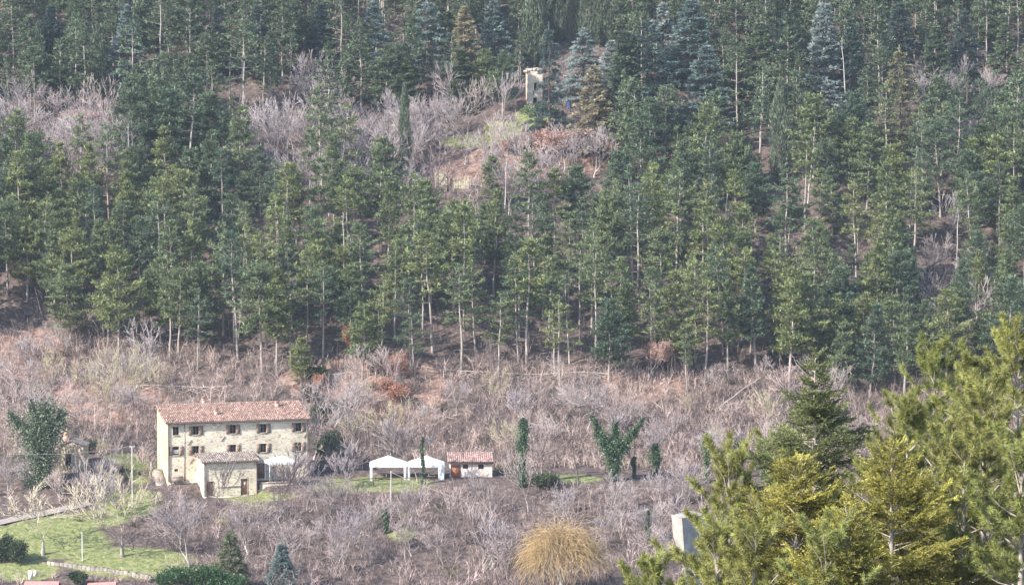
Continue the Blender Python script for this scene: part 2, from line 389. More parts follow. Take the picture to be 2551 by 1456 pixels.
def tile_roof(mb, W, run, rise, x0, y0, z0, pitch=.25, rows=14, sign=1, amp=.055, seed=1):
    """rows of round tiles: corrugated, stepped down row by row, each column a little uneven"""
    rr = np.random.default_rng(seed)
    ncol = max(3, int(W/pitch)); per = 6
    xs = np.linspace(0, W, ncol*per+1)
    col = np.minimum((xs/W*ncol).astype(int), ncol-1)
    prof = np.abs(np.sin(pi*xs/W*ncol))**.8*amp*2
    ln = math.hypot(run, rise); uy, uz = run/ln, rise/ln
    for r in range(rows):
        a, b = r/rows, (r+1)/rows
        jit = rr.normal(size=ncol)*.012; tint = np.clip(1 + rr.normal(size=ncol)*.26, .45, 1.7)
        lo = np.stack([x0 + xs, np.full_like(xs, y0 + sign*run*a), z0 + rise*a + prof + .045 + jit[col]], 1)
        hi = np.stack([x0 + xs, np.full_like(xs, y0 + sign*run*b), z0 + rise*b + prof + jit[col]], 1)
        n = len(xs); i = np.arange(n-1)
        tint_f = tint[col[:-1]]
        mb.indexed(np.concatenate([lo, hi]), np.stack([i, i+1, i+1+n, i+n], 1), tint_f)
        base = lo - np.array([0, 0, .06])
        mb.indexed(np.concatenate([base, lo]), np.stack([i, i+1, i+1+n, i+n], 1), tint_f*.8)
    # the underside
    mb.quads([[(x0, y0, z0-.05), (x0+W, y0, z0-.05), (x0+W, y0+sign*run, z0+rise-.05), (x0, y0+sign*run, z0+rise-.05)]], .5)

def window(parent, x, z, w, h, y, leaves=(1, 1), name='window', lw=.52, blind=False, closed=False):
    f = MB(); t = .07
    f.box(x, x+t, y, y+.06, z, z+h); f.box(x+w-t, x+w, y, y+.06, z, z+h); f.box(x+t, x+w-t, y, y+.06, z+h-t, z+h); f.box(x+t, x+w-t, y, y+.06, z, z+t)
    f.box(x+w/2-t*.6, x+w/2+t*.6, y+.003, y+.06, z+t, z+h-t)
    fo = f.build(name, M['frame'], parent)
    MB().box(x+t*.5, x+w-t*.5, y+.07, y+.10, z+t*.5, z+h-t*.5).build('pane', M['glass'], fo)
    s = MB().box(x-.08, x+w+.08, -.09, .05, z-.09, z-.004); s.build('sill', M['kerb'], fo)
    if blind: MB().box(x+t, x+w-t, y-.02, y-.002, z+.18, z+h*.62).build('blind', M['white'], fo)
    def leaf(a):
        l = MB(); l.box(a, a+lw, -.075, -.03, z-.03, z+h+.03)
        for k in (0.12, .5, .86): l.box(a+.02, a+lw-.02, -.092, -.077, z+h*k-.03, z+h*k+.03, .8)
        l.build('shutter', M['shutter'], parent)
    if leaves[0]: leaf(x-lw-.03)
    if leaves[1]: leaf(x+w+.03)
    return fo

ANG = R(17.5)
WID, DEP, HT = 18.9, 6.9, 7.75
RY = 6.3
p0 = pt(418, 1199, 420.0)
house = empty('stone_farmhouse', p0, ANG)
tag(house, 'long three-storey stone farmhouse with red tile roof and brown shutters', 'farmhouse')
def ux(cx): return (cx-462)/1558*WID
ctop = HT - .55
wins = []
for cx, lv in ((553, (0, 0)), (774, (1, 1)), (1182, (1, 1)), (1519, (1, 1)), (1911, (1, 1))): wins.append((ux(cx)-.40, 6.05, .80, 1.14, lv, False))
for cx, lv in ((555, (1, 1)), (774, (1, 1)), (1184, (1, 1)), (1519, (1, 1)), (1911, (1, 1))): wins.append((ux(cx)-.40, 3.45, .80, 1.14, lv, cx == 555))
small = [(ux(555)-.25, 1.32, .5, .32), (ux(1635)-.25, 1.25, .5, .28), (ux(1915)-.25, 1.25, .5, .3)]
doors = [(ux(1490)-.5, .02, 1.0, 1.95)]
holes = [(x, x+w, z, z+h) for x, z, w, h, *_ in wins] + [(x, x+w, z, z+h) for x, z, w, h in small] + [(x, x+w, 0.02, z+h) for x, z, w, h in doors]
w = MB(); hole_wall(w, WID, HT, holes)
w.box(0, WID, .02, DEP-.02, -2.5, -.01)
w.build('wall', M['stone'], house)
RISE = 1.62
gb = MB()
for gx, sg in ((0, -1), (WID, 1)):
    q = [(gx, 0.001, 0), (gx, DEP, 0), (gx, DEP, HT), (gx, 0.001, HT)]; gb.quads([q, [(gx, 0.001, HT), (gx, DEP, HT), (gx, DEP, HT+RISE-.25), (gx, RY, HT+RISE-.06)]])
gb.quads([[(0, DEP, 0), (WID, DEP, 0), (WID, DEP, HT+RISE-.25), (0, DEP, HT+RISE-.25)]])
gb.build('gable_wall', M['stone_gable'], house)
rb = MB(); ov = .42; sl_ = RISE/RY
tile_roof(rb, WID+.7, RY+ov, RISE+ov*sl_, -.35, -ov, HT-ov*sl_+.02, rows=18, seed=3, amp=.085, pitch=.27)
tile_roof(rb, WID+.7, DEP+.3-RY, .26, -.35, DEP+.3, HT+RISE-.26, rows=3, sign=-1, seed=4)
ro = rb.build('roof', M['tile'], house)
rg_ = MB(); n = 60
xs = np.linspace(-.36, WID+.36, n)
rg_.tubes(np.stack([xs[:-1], np.full(n-1, RY), np.full(n-1, HT+RISE+.06)], 1), np.stack([xs[1:], np.full(n-1, RY), np.full(n-1, HT+RISE+.06)], 1), .15, .13, 8, 1.1)
rg_.build('ridge_cap', M['tile'], ro)
def chimney(x, y, z0, h, w=.5):
    c = MB(); c.box(x-w/2, x+w/2, y-w/2, y+w/2, z0-.5, z0+h*.7); c.box(x-w*.62, x+w*.62, y-w*.62, y+w*.62, z0+h*.7+.002, z0+h*.78, .9)
    c.box(x-w*.45, x-w*.25, y-w*.45, y+w*.45, z0+h*.78, z0+h*.92); c.box(x+w*.25, x+w*.45, y-w*.45, y+w*.45, z0+h*.78, z0+h*.92)
    co = c.build('chimney', M['brickp'], ro)
    MB().box(x-w*.6, x+w*.6, y-w*.6, y+w*.6, z0+h*.92+.002, z0+h).build('cowl', M['tile'], ro)
chimney(6.2, RY+.25, HT+RISE-.1, 1.05, .42)
chimney(6.9, 2.1, HT+.50, .95, .42)
chimney(15.7, 4.4, HT+1.1, .9, .48)
gt = MB(); gt.tubes([(-.2, -ov-.06, HT-.10)], [(WID+.2, -ov-.06, HT-.10)], .08, .08, 8); gt.build('gutter', M['gutter'], house)
for x in (.12, WID-.12):
    d = MB(); d.tubes([(x, -.10, 0), (x, -ov-.04, HT-.15)], [(x, -.10, HT-.45), (x, -.10, HT-.45)], .065, .065, 8); d.build('downpipe', M['gutter'], house)
for x, z, ww, hh, lv, bl in wins: window(house, x, z, ww, hh, .16, lv, blind=bl)
for x, z, ww, hh in small:
    MB().box(x-.02, x+ww+.02, .18, .21, z-.02, z+hh+.02).build('small_window', M['glass'], house)
for x, z, ww, hh in doors:
    dd = MB().box(x-.02, x+ww+.02, .10, .16, 0, z+hh+.02).build('door', M['door'], house)
    MB().tubes([(x+ww-.15, .06, 1)], [(x+ww-.15, .06, 1.15)], .03, .03, 6).build('handle', M['iron'], dd)
for x, z in ((ux(705), 5.05), (ux(1072), 5.4), (ux(1990), 5.55), (ux(725), 2.6), (ux(1440), 2.7)):
    MB().tubes([(x-.25, -.05, z-.32)], [(x+.25, -.05, z+.32)], .045, .045, 6).build('wall_anchor', M['iron'], house)
# pale quoin strip and the brick patch low on the wall
MB().box(ux(640), ux(655), -.02, .01, 0.02, HT-.3).build('render_strip', M['kerb'], house)
vt = MB(); vt.box(ux(500), ux(615), -.55, -.03, 0.0, .62); vt.box(ux(495), ux(622), -.6, -.01, .622, .70, 1.3); vt.build('stone_bench', M['wood'], house)
# steps beside the gable
st = empty('stone_steps', p0, ANG); tag(st, 'short flight of pinkish stone steps beside the farmhouse gable wall', 'steps')
for k in range(10):
    MB().box(-1.45, -.12, .3+.33*k, .3+.33*(k+1)-.004, -1.2, -.25+.17*k).build('step', M['stone_wall'], st)
MB().box(-1.62, -1.46, 3.2, 3.5, -.5, 2.3).build('newel', M['stone_wall'], st)

# lean-to annex in front
an = empty('stone_annex', p0, ANG); tag(an, 'low stone annex with grey tiled lean-to roof against the farmhouse front', 'annex')
ax0, ax1, ay = ux(783), ux(1366), -4.3
AZ0, AH = -1.6, 4.5
w = MB(); dl = ((ux(818)-ax0, ux(818)-ax0+.80, .10, 1.9), (ux(1195)-ax0-.05, ux(1195)-ax0+.75, .22, 2.1))
hole_wall(w, ax1-ax0, AH, [(a, b, 0.05, d) for a, b, c, d in dl], depth=.18)
for k in range(len(w.v)): w.v[k] = w.v[k] + np.array([ax0, ay, AZ0])
for sx in (ax0, ax1): w.quads([[(sx, ay+.002, AZ0), (sx, -.02, AZ0), (sx, -.02, AZ0+AH+.62), (sx, ay+.002, AZ0+AH)]])
w.box(ax0+.02, ax1-.02, ay+.02, -.05, AZ0-1.2, AZ0-.01)
w.build('wall', M['stone'], an)
for a, b, c, d in dl:
    do = MB().box(ax0+a-.01, ax0+b+.01, ay+.10, ay+.15, AZ0+.02, AZ0+d+.01).build('door', M['door'], an)
    fr = MB(); fr.box(ax0+a-.09, ax0+a-.005, ay-.03, ay+.02, AZ0+.02, AZ0+d+.07); fr.box(ax0+b+.005, ax0+b+.09, ay-.03, ay+.02, AZ0+.02, AZ0+d+.07); fr.box(ax0+a-.003, ax0+b+.003, ay-.03, ay+.02, AZ0+d+.012, AZ0+d+.09)
    fr.build('frame', M['frame'], do)
MB().box(ux(1222), ux(1240), ay+.085, ay+.098, AZ0+1.4, AZ0+1.65).build('notice', M['white'], an)
rb = MB(); tile_roof(rb, ax1-ax0+.75, 4.55, .72, ax0-.37, ay-.35, AZ0+AH-.02, rows=12, pitch=.29, amp=.06, seed=9); rb.build('roof', M['tile_grey'], an)
gt = MB(); gt.tubes([(ax0-.35, ay-.42, AZ0+AH-.04)], [(ax1+.35, ay-.42, AZ0+AH-.04)], .07, .07, 8); gt.build('gutter', M['gutter'], an)
for x in (ax0+.1, ax1-.08): MB().tubes([(x, ay-.12, AZ0)], [(x, ay-.12, AZ0+AH-.1)], .07, .07, 8).build('downpipe', M['gutter'], an)
MB().box(ux(920), ux(1190), ay-.10, ay-.02, AZ0+1.18, AZ0+1.26).build('handrail', M['wood'], an)

# terrace wall in front of the right half of the house
tw = MB(); a0, a1 = ux(1395), ux(2060)
tw.box(a0, a1, -4.2, -3.7, -2.0, -.15); tw.box(a0-.05, a1+.05, -4.25, -3.65, -.148, -.03, 1.4)
two = tw.build('retaining_wall', M['stone_wall']); two.location = p0; two.rotation_euler = (0, 0, ANG)
tag(two, 'low rough stone retaining wall below the canopy beside the farmhouse', 'wall')

# ------------------------------------------------------------------ gazebos
def gazebo(w, d, he, hp, label, drape=()):
    r = empty('gazebo', (0, 0, 0)); tag(r, label, 'gazebo', 'white canopy gazebos on the terrace')
    c = MB(); n = 14
    u = np.linspace(-1, 1, n+1)
    U, V = np.meshgrid(u, u)
    t = np.maximum(np.abs(U), np.abs(V))
    Zc = he + .22 + (hp-he-.22)*(1-t)**.92 - .10*(1-np.abs(np.abs(U)-np.abs(V)))*t*(1-t)
    Pg = np.stack([U*w/2, V*d/2, Zc], -1).reshape(-1, 3); ii = np.arange((n+1)**2).reshape(n+1, n+1)
    c.indexed(Pg, np.stack([ii[:-1,:-1], ii[:-1,1:], ii[1:,1:], ii[1:,:-1]], -1).reshape(-1, 4))
    c.build('canopy', M['canvas'], r)
    vl = MB(); k = 25
    for (xa, ya, xb, yb) in ((-1,-1,1,-1), (1,-1,1,1), (1,1,-1,1), (-1,1,-1,-1)):
        s = np.linspace(0, 1, k+1)
        e = np.stack([(xa+(xb-xa)*s)*w/2, (ya+(yb-ya)*s)*d/2], 1)*1.004
        lo = he - .02 - .05*np.abs(np.sin(s*pi*k/2))
        top = np.concatenate([e, np.full((k+1, 1), he+.225)], 1); bot = np.concatenate([e, lo[:, None]], 1)
        i = np.arange(k); vl.indexed(np.concatenate([top, bot]), np.stack([i, i+1, i+1+k+1, i+k+1], 1))
    vl.build('valance', M['canvas'], r)
    for sx in (-1, 1):
        for sy in (-1, 1):
            MB().box(sx*(w/2-.08)-.035, sx*(w/2-.08)+.035, sy*(d/2-.08)-.035, sy*(d/2-.08)+.035, -.35, he).build('leg', M['white'], r)
    for x, ww in drape:
        q = MB(); s = np.linspace(0, 1, 12)
        xx = x + s*ww; yy = -d/2+.02 + .05*np.sin(s*26)
        i = np.arange(11)
        q.indexed(np.concatenate([np.stack([xx, yy, np.full(12, he)], 1), np.stack([x+ww*.5+(xx-x-ww*.5)*.8, yy, np.full(12, .0)], 1)]), np.stack([i, i+1, i+13, i+12], 1))
        q.build('curtain', M['canvas'], r)
    return r
def put(o, px, py, y, rz=0, dz=0):
    o.location = pt(px, py, y) + np.array([0, 0, dz]); o.rotation_euler = (0, 0, rz)
put(gazebo(3.9, 3.2, 2.05, 3.0, 'white canopy gazebo standing against the farmhouse front wall'), 701, 1190, 419.0, ANG*.9)
put(gazebo(4.9, 4.2, 1.95, 3.25, 'white canopy gazebo between the farmhouse and a matching gazebo', [(-2.4, .4), (2.02, .35)]), 967, 1194, 424.5, R(2))
put(gazebo(4.9, 4.2, 1.95, 3.25, 'white curtained gazebo beside the small tiled shed', [(-2.4, .3), (1.55, .85)]), 1061, 1194, 424.5, R(2))

def picnic(px, py, y, rz, label, white=False):
    r = empty('picnic_table', pt(px, py, y), rz); tag(r, label, 'table', 'tables under the gazebos')
    MB().box(-.95, .95, -.38, .38, .70, .75).build('tabletop', M['kerb' if white else 'wood'], r)
    for s in (-1, 1):
        MB().box(-.95, .95, s*.75-.14, s*.75+.14, .42, .46).build('bench', M['wood'], r)
        l = MB(); l.box(s*.7-.04, s*.7+.04, -.85, .85, .36, .415); l.box(s*.7-.04, s*.7+.04, -.5, -.42, -.1, .695); l.box(s*.7-.04, s*.7+.04, .42, .5, -.1, .695); l.build('leg', M['wood'], r)
picnic(948, 1192, 423.5, R(8), 'wooden picnic table under the gazebo nearer the farmhouse')
picnic(1082, 1192, 423.5, R(-5), 'pale-topped picnic table under the curtained gazebo', True)
picnic(705, 1188, 418.6, ANG, 'wooden picnic table under the canopy by the farmhouse wall')

# ------------------------------------------------------------------ small tiled shed
sh = empty('garden_shed', pt(1120, 1194, 424.0), R(3)); tag(sh, 'small pale plastered shed with red door and tiled roof', 'shed')
SW, SD, SH = 5.6, 3.2, 2.35
w = MB(); hol = [(.10, 1.5, .02, 1.98), (1.75, 2.45, 1.45, 2.0), (3.75, 4.5, 1.40, 2.02)]
hole_wall(w, SW, SH, hol, .18)
for sx in (0, SW): w.quads([[(sx, .002, 0), (sx, SD, 0), (sx, SD, SH+.75), (sx, .002, SH)]])
w.quads([[(0, SD, 0), (SW, SD, 0), (SW, SD, SH+.75), (0, SD, SH+.75)]]); w.box(.02, SW-.02, .02, SD, -1.5, -.01)
w.build('wall', M['plaster'], sh)
do = MB().box(.14, 1.46, .08, .13, .03, 1.96).build('door', M['door_red'], sh)
fr = MB(); fr.box(.04, .12, -.03, .05, .02, 2.05); fr.box(1.48, 1.60, -.03, .05, .02, 2.05); fr.box(.122, 1.478, -.03, .05, 1.97, 2.05); fr.build('frame', M['white'], do)
for a, b, c, d in hol[1:]:
    f = MB(); f.box(a, b, .10, .14, c, c+.05); f.box(a, b, .10, .14, d-.05, d); f.box(a, a+.05, .10, .14, c+.052, d-.052); f.box(b-.05, b, .10, .14, c+.052, d-.052); f.box((a+b)/2-.025, (a+b)/2+.025, .102, .14, c+.052, d-.052)
    fo = f.build('window', M['frame'], sh); MB().box(a+.01, b-.01, .15, .17, c+.01, d-.01).build('pane', M['glass'], fo)
rb = MB(); tile_roof(rb, SW+.5, SD+.55, .88, -.28, -.4, SH-.02, rows=10, pitch=.27, amp=.065, seed=12); rb.build('roof', M['tile_shed'], sh)
MB().box(-.25, SW+.2, -.36, -.30, SH-.22, SH-.06).build('fascia', M['gutter'], sh)
# the tarpaulin strip between gazebo and shed
# ------------------------------------------------------------------ old outhouse left of the farmhouse
oh = empty('brick_outhouse', pt(152, 1170, 424.0), R(-4)); tag(oh, 'narrow old stone outhouse with a chimney beside the big ivy mass', 'outhouse')
OW, OD, OH = 3.0, 3.4, 3.3
w = MB(); hole_wall(w, OW, OH, [(.62, 1.35, .02, 2.3)], .3)
for sx in (0, OW): w.quads([[(sx, .002, 0), (sx, OD, 0), (sx, OD, OH), (sx, .002, OH)], ])
w.quads([[(0, OD, 0), (OW, OD, 0), (OW, OD, OH), (0, OD, OH)], [(0, 0, OH), (OW, 0, OH), (OW/2-.2, 0, OH+.62), (OW/2-.2, 0, OH+.62)], [(0, OD, OH), (OW, OD, OH), (OW/2-.2, OD, OH+.62), (OW/2-.2, OD, OH+.62)]])
w.box(.02, OW-.02, .02, OD, -2.5, -.01); w.build('wall', M['stone_pink'], oh)
rb = MB(); rb.quads([[(-.2, -.2, OH-.05), (OW/2-.2, -.2, OH+.68), (OW/2-.2, OD+.2, OH+.68), (-.2, OD+.2, OH-.05)], [(OW/2-.2, -.2, OH+.68), (OW+.2, -.2, OH-.05), (OW+.2, OD+.2, OH-.05), (OW/2-.2, OD+.2, OH+.68)],
    [(-.2, -.2, OH-.13), (OW/2-.2, -.2, OH+.60), (OW/2-.2, -.2, OH+.68), (-.2, -.2, OH-.05)], [(OW/2-.2, -.2, OH+.60), (OW+.2, -.2, OH-.13), (OW+.2, -.2, OH-.05), (OW/2-.2, -.2, OH+.68)]])
ro = rb.build('roof', M['tile_grey'], oh)
c = MB(); c.box(.2, .75, .8, 1.35, OH, OH+1.35); c.box(.25, .70, .85, 1.30, OH+1.352, OH+1.6, .8); c.build('chimney', M['brickp'], ro)
MB().box(.60, 1.37, .24, .29, .02, 2.32).build('door', M['dark'], oh)

# ------------------------------------------------------------------ ruined tower and ruined wall on the hillside
def rough_block(mb, x0, x1, y0, y1, z0, top, n=9, seed=0):
    rr = np.random.default_rng(seed); xs = np.linspace(x0, x1, n+1)
    for a, b in zip(xs[:-1], xs[1:]):
        mb.box(a, b-.004, y0+rr.uniform(0, .06), y1-rr.uniform(0, .06), z0, top((a+b)/2) + rr.normal()*.18)
tp = at(1318, 268)
tow = empty('ruined_tower', pt(1315, 262, tp[1]), R(6)); tag(tow, 'roofless pale stone tower half hidden by a dark conifer', 'tower')
k = tp[1]/FPX
TW, TH = 36*k, 84*k
w = MB(); hole_wall(w, TW, TH, [(TW*.36, TW*.62, .02, TH*.22), (TW*.42, TW*.62, TH*.42, TH*.66), (TW*.45, TW*.55, TH*.80, TH*.84)], .5)
for sx in (0, TW): w.quads([[(sx, .002, 0), (sx, 3.6, 0), (sx, 3.6, TH+.5), (sx, .002, TH)]])
w.quads([[(0, 3.6, 0), (TW, 3.6, 0), (TW, 3.6, TH+.5), (0, 3.6, TH+.5)]]); w.box(.02, TW-.02, .02, 3.5, -3, -.01); w.build('wall', M['stone_tower'], tow)
MB().box(TW*.30, TW*.7, .6, .7, .0, TH*.70).build('shade_panel', M['dark'], tow)  # near-black slab behind the openings stands in for the shade inside
rr = np.random.default_rng(5); w = MB()
for q in range(60):
    x = rr.uniform(-.1, TW+.1); y = rr.uniform(0, 3.5); s = rr.uniform(.16, .34)
    z = TH + .05 + .45*(1-abs(x/TW-.62)*1.5) * rr.uniform(.3, 1.1); w.box(x-s, x+s, y-s*.8, y+s*.8, z-.3, z+s*.45, rr.uniform(.7, 1.15))
w.build('rubble_top', M['kerb'], tow)
b = at(1417, 272)
bar = MB(); an_ = np.linspace(0, 2*pi, 15); prof = [(.0, .27), (.05, .30), (.30, .31), (.32, .33), (.34, .31), (.62, .31), (.64, .33), (.66, .31), (.9, .30), (.95, .27), (.951, .0)]
for (z0, r0), (z1, r1) in zip(prof[:-1], prof[1:]):
    i = np.arange(14); A = np.stack([r0*np.cos(an_), r0*np.sin(an_), np.full(15, z0)], 1); B = np.stack([r1*np.cos(an_), r1*np.sin(an_), np.full(15, z1)], 1)
    bar.indexed(np.concatenate([A, B]), np.stack([i, i+1, i+16, i+15], 1))
bo = bar.build('barrel', M['blue'], smooth=True); bo.location = b; bo.scale = (1.15, 1.15, 1.1); tag(bo, 'dark blue plastic barrel standing among trees beside the ruined tower', 'barrel')
q = at(1088, 482); ruin = empty('ruined_wall', q, R(4)); tag(ruin, 'broken yellow stone wall remains in the hillside clearing', 'wall')
k = q[1]/FPX
w = MB(); rough_block(w, -5*k, 26*k, 0, .8, -2, lambda x: 50*k + .35*sin(x*3.1), 8, 1); w.build('wall_stump', M['stone_old'], ruin)
w = MB(); rough_block(w, 34*k, 86*k, .6, 1.3, -2, lambda x: 34*k - .03*(x/k-40)*k*1.2 + .2*sin(x*4), 12, 2); w.build('wall_stump', M['stone_old'], ruin)

# ------------------------------------------------------------------ concrete bastion by the near trees
cb = empty('concrete_bastion', pt(1667, 1460, 230.0), R(-8)); tag(cb, 'pale concrete buttress wall with curved edge rising behind the near pines', 'buttress')
k = 230.0/FPX
zs = np.linspace(-27, 172*k, 24)
def le(z):  # outer edge, curving in towards the foot
    t = np.clip((172*k - z)/(172*k), 0, 1.6); return 24*np.clip((t*172-28)/85, 0, 2.2)**1.2*k
def mi(z):
    t = np.clip((172*k - z)/(172*k), 0, 1.6); return (31 + 12*t)*k
w = MB(); A = np.stack([le(zs), np.full(24, 1.4) , zs], 1); B = np.stack([mi(zs), np.zeros(24), zs], 1); C = np.stack([mi(zs)+55*k, np.full(24, 2.2), zs], 1); D_ = np.stack([le(zs)+36*k, np.full(24, 4.2), zs], 1)
i = np.arange(23)
for a_, b_ in ((A, B), (B, C), (C, D_), (D_, A)): w.indexed(np.concatenate([a_, b_]), np.stack([i, i+24, i+25, i+1], 1))
w.quads([[A[-1], B[-1], C[-1], D_[-1]]])
w.build('wall', M['concrete'], cb)
cp = MB()
def slab(a_, b_, c_, d_, z0, z1):
    q = [np.array([*p[:2], 0]) for p in (a_, b_, c_, d_)]; ce = sum(q)/4
    q = [ce + (p-ce)*1.01 for p in q]
    lo = [p + np.array([0, 0, z0]) for p in q]; hi = [p + np.array([0, 0, z1]) for p in q]
    cp.quads([hi] + [[lo[j], lo[(j+1) % 4], hi[(j+1) % 4], hi[j]] for j in range(4)])
slab(A[-1], B[-1], C[-1], D_[-1], 172*k+.004, 172*k+.05)
cp.build('coping', M['concrete'], cb)

# ------------------------------------------------------------------ poles, wires, fences, path kerb
pp = pt(330, 1234, 411.5)
po = empty('utility_pole', pp); tag(po, 'pale concrete utility pole with cables beside the farmhouse', 'pole')
PH = 126*411.5/FPX
MB().tubes([(0, 0, -1.5)], [(0, 0, PH)], .12, .085, 10).build('shaft', M['pole'], po)
MB().box(-.32, .32, -.05, .05, PH-.22, PH-.12).build('crossarm', M['pole'], po)
for s in (-1, 1): MB().tubes([(s*.26, 0, PH-.118)], [(s*.26, 0, PH+.06)], .05, .03, 6).build('insulator', M['white'], po)
def cable(a, b, sag, label, r=.020):
    n = 24; t = np.linspace(0, 1, n); P_ = np.outer(1-t, a) + np.outer(t, b); P_[:, 2] -= sag*4*t*(1-t)
    m = MB(); m.tubes(P_[:-1], P_[1:], r, r, 5); tag(m.build('cable', M['wire']), label, 'cable', 'overhead cables')
top = pp + np.array([0, 0, PH])
cable(pt(-70, 1122, 405.0), top, .75, 'overhead cable running from the pole across the big ivy mass')
gp = np.array(house.location) + np.array([cos(ANG)*-.05 - sin(ANG)*2.5, sin(ANG)*-.05 + cos(ANG)*2.5, 4.6])
cable(top, gp, .25, 'short overhead cable from the pole to the farmhouse gable')
p2 = pt(974, 1250, 408.0); po2 = empty('utility_pole', p2); tag(po2, 'thin pale pole with a cable below the gazebo terrace', 'pole')
PH2 = 76*408/FPX
MB().tubes([(0, 0, -2.5)], [(0, 0, PH2)], .085, .07, 8).build('shaft', M['pole'], po2)
MB().tubes([(-.02, 0, PH2+.003)], [(.02, 0, PH2+.12)], .06, .05, 6).build('insulator', M['white'], po2)
cable(p2 + np.array([0, 0, PH2]), pt(1190, 1253, 398.0), .3, 'cable falling from the thin pole into the brush')
lp = at(205, 1398); lpo = empty('slender_post', lp); tag(lpo, 'slender white post on the lawn between the two mown-grass trees', 'post')
MB().tubes([(0, 0, -.3)], [(0, 0, 3.6)], .05, .04, 8).build('shaft', M['white'], lpo)
MB().tubes([(0, 0, 3.603)], [(0, 0, 3.75)], .07, .03, 8).build('finial', M['iron'], lpo)

def rail_fence(name, pts, label, mat, hgt_=1.0, two=True, gap=2.2, braces=True):
    """posts, rails and diagonal braces following the ground"""
    P_ = [at(*q) for q in pts]; path = []
    for a, b_ in zip(P_[:-1], P_[1:]):
        n = max(1, int(round(np.linalg.norm((b_-a)[:2])/gap)))
        path += [(a + (b_-a)*j/n)[:2] for j in range(n)]
    path.append(P_[-1][:2]); path = [ground(*q) for q in path]
    r = empty(name, path[0]); tag(r, label, 'fence', 'wooden rail fences'); o = np.array(path[0]); path = [q-o for q in path]
    for q in path[:100]: MB().tubes([q + (0, 0, -.3)], [q + (0, 0, hgt_+.06)], .055, .05, 6).build('post', mat, r)
    A_ = np.array(path[:-1]); B_ = np.array(path[1:])
    m = MB(); m.tubes(A_ + (0, -.08, hgt_-.04), B_ + (0, -.08, hgt_-.04), .055, .055, 6)
    m.build('top_rail', mat, r)
    if braces:
        m = MB(); m.tubes(A_ + (0, -.07, .1), B_ + (0, -.07, hgt_-.15), .035, .035, 5); m.tubes(B_ + (0, -.1, .1), A_ + (0, -.1, hgt_-.15), .035, .035, 5); m.build('cross_brace', mat, r)
    elif two:
        m = MB(); m.tubes(A_ + (0, -.08, hgt_*.5), B_ + (0, -.08, hgt_*.5), .05, .05, 6); m.build('lower_rail', mat, r)
rail_fence('wooden_fence', [(690, 968), (760, 960), (812, 953), (890, 941), (960, 932)], 'wooden rail fence climbing the slope behind the farmhouse roof', M['rail'])
rail_fence('wooden_fence', [(1050, 930), (1143, 940), (1265, 947), (1390, 948), (1520, 948)], 'long wooden rail fence along the lower forest edge above the gazebos', M['rail'])
rail_fence('wooden_fence', [(312, 979), (420, 978), (562, 980)], 'short wooden rail fence on the slope above the ivy mass', M['rail'])
rail_fence('wooden_fence', [(640, 1240), (720, 1232), (800, 1226), (867, 1216), (930, 1210), (1000, 1208), (1060, 1208)], 'dark brown rail fence along the grassy terrace edge', M['rail_dark'], two=False, braces=False, gap=2.6)
kw = [at(*q) for q in [(118,1405), (150,1409), (195,1414), (250,1422), (300,1430), (350,1438), (396,1445)]]
kb = MB(); rr = np.random.default_rng(8)
for a, b_ in zip(kw[:-1], kw[1:]):
    n = max(1, int(np.linalg.norm(b_-a)/.5))
    for j in range(n):
        q0 = a + (b_-a)*j/n; q1 = a + (b_-a)*(j+1)/n; z0 = float(hgt(*q0[:2])); h_ = .40 + rr.normal()*.04
        d = (q1-q0)[:2]; d /= np.linalg.norm(d); nn = np.array([-d[1], d[0]])*.18
        V = [[*(q[:2]+s*nn), z] for z in (z0-.4, z0+h_) for q, s in ((q0, 1), (q0, -1), (q1, -1), (q1, 1))]
        kb.indexed(V, [(4,5,6,7), (0,1,5,4), (1,2,6,5), (2,3,7,6), (3,0,4,7)], rr.uniform(.5, .85))
tag(kb.build('low_stone_wall', M['kerb']), 'low pale stone kerb wall along the bottom of the lawn', 'wall')
aw = empty('coral_awning', pt(100, 1478, 383.0)); tag(aw, 'coral red awning roof glimpsed behind brush at the bottom corner', 'awning')
k = 383/FPX
m = MB(); m.quads([[(-45*k, 0, 10*k), (45*k, 0, 10*k), (43*k, 1.6, 27*k), (-43*k, 1.6, 27*k)], [(45*k, 3.2, 10*k), (-45*k, 3.2, 10*k), (-43*k, 1.6, 27*k), (43*k, 1.6, 27*k)]]); m.build('cloth', M['coral'], aw)
m = MB(); m.quads([[(-45*k, 0, -2*k), (45*k, 0, -2*k), (45*k, 0, 10*k-.003), (-45*k, 0, 10*k-.003)]]); m.build('valance', M['coral'], aw)
for s in (-1, 1):
    for y in (.05, 3.15): MB().box(s*42*k-.04, s*42*k+.04, y, y+.08, -1.6, 9*k).build('leg', M['white'], aw)
aw2 = empty('coral_awning', pt(250, 1482, 384.0)); tag(aw2, 'smaller coral red awning at the bottom edge below the pale kerb wall', 'awning')
m = MB(); m.quads([[(-38*k, 0, 12*k), (38*k, 0, 12*k), (36*k, 1.6, 30*k), (-36*k, 1.6, 27*k)], [(38*k, 3.2, 12*k), (-38*k, 3.2, 12*k), (-36*k, 1.6, 27*k), (36*k, 1.6, 30*k)]]); m.build('cloth', M['coral'], aw2)
for s in (-1, 1):
    for y in (.05, 3.1): MB().box(s*35*k-.04, s*35*k+.04, y, y+.08, -1.6, 11*k).build('leg', M['white'], aw2)
sg = empty('white_board', pt(82, 1480, 380.5)); tag(sg, 'small pair of white boards on a stick above the coral awning', 'sign')
MB().tubes([(0, 0, -1.8)], [(0, 0, 58*k)], .03, .03, 6).build('post', M['wood'], sg)
for x0, x1 in ((-11*k, -1*k), (3*k, 9*k)): MB().box(x0, x1, -.06, -.03, (38 if x0 < 0 else 46)*k, 61*k).build('board', M['white'], sg)
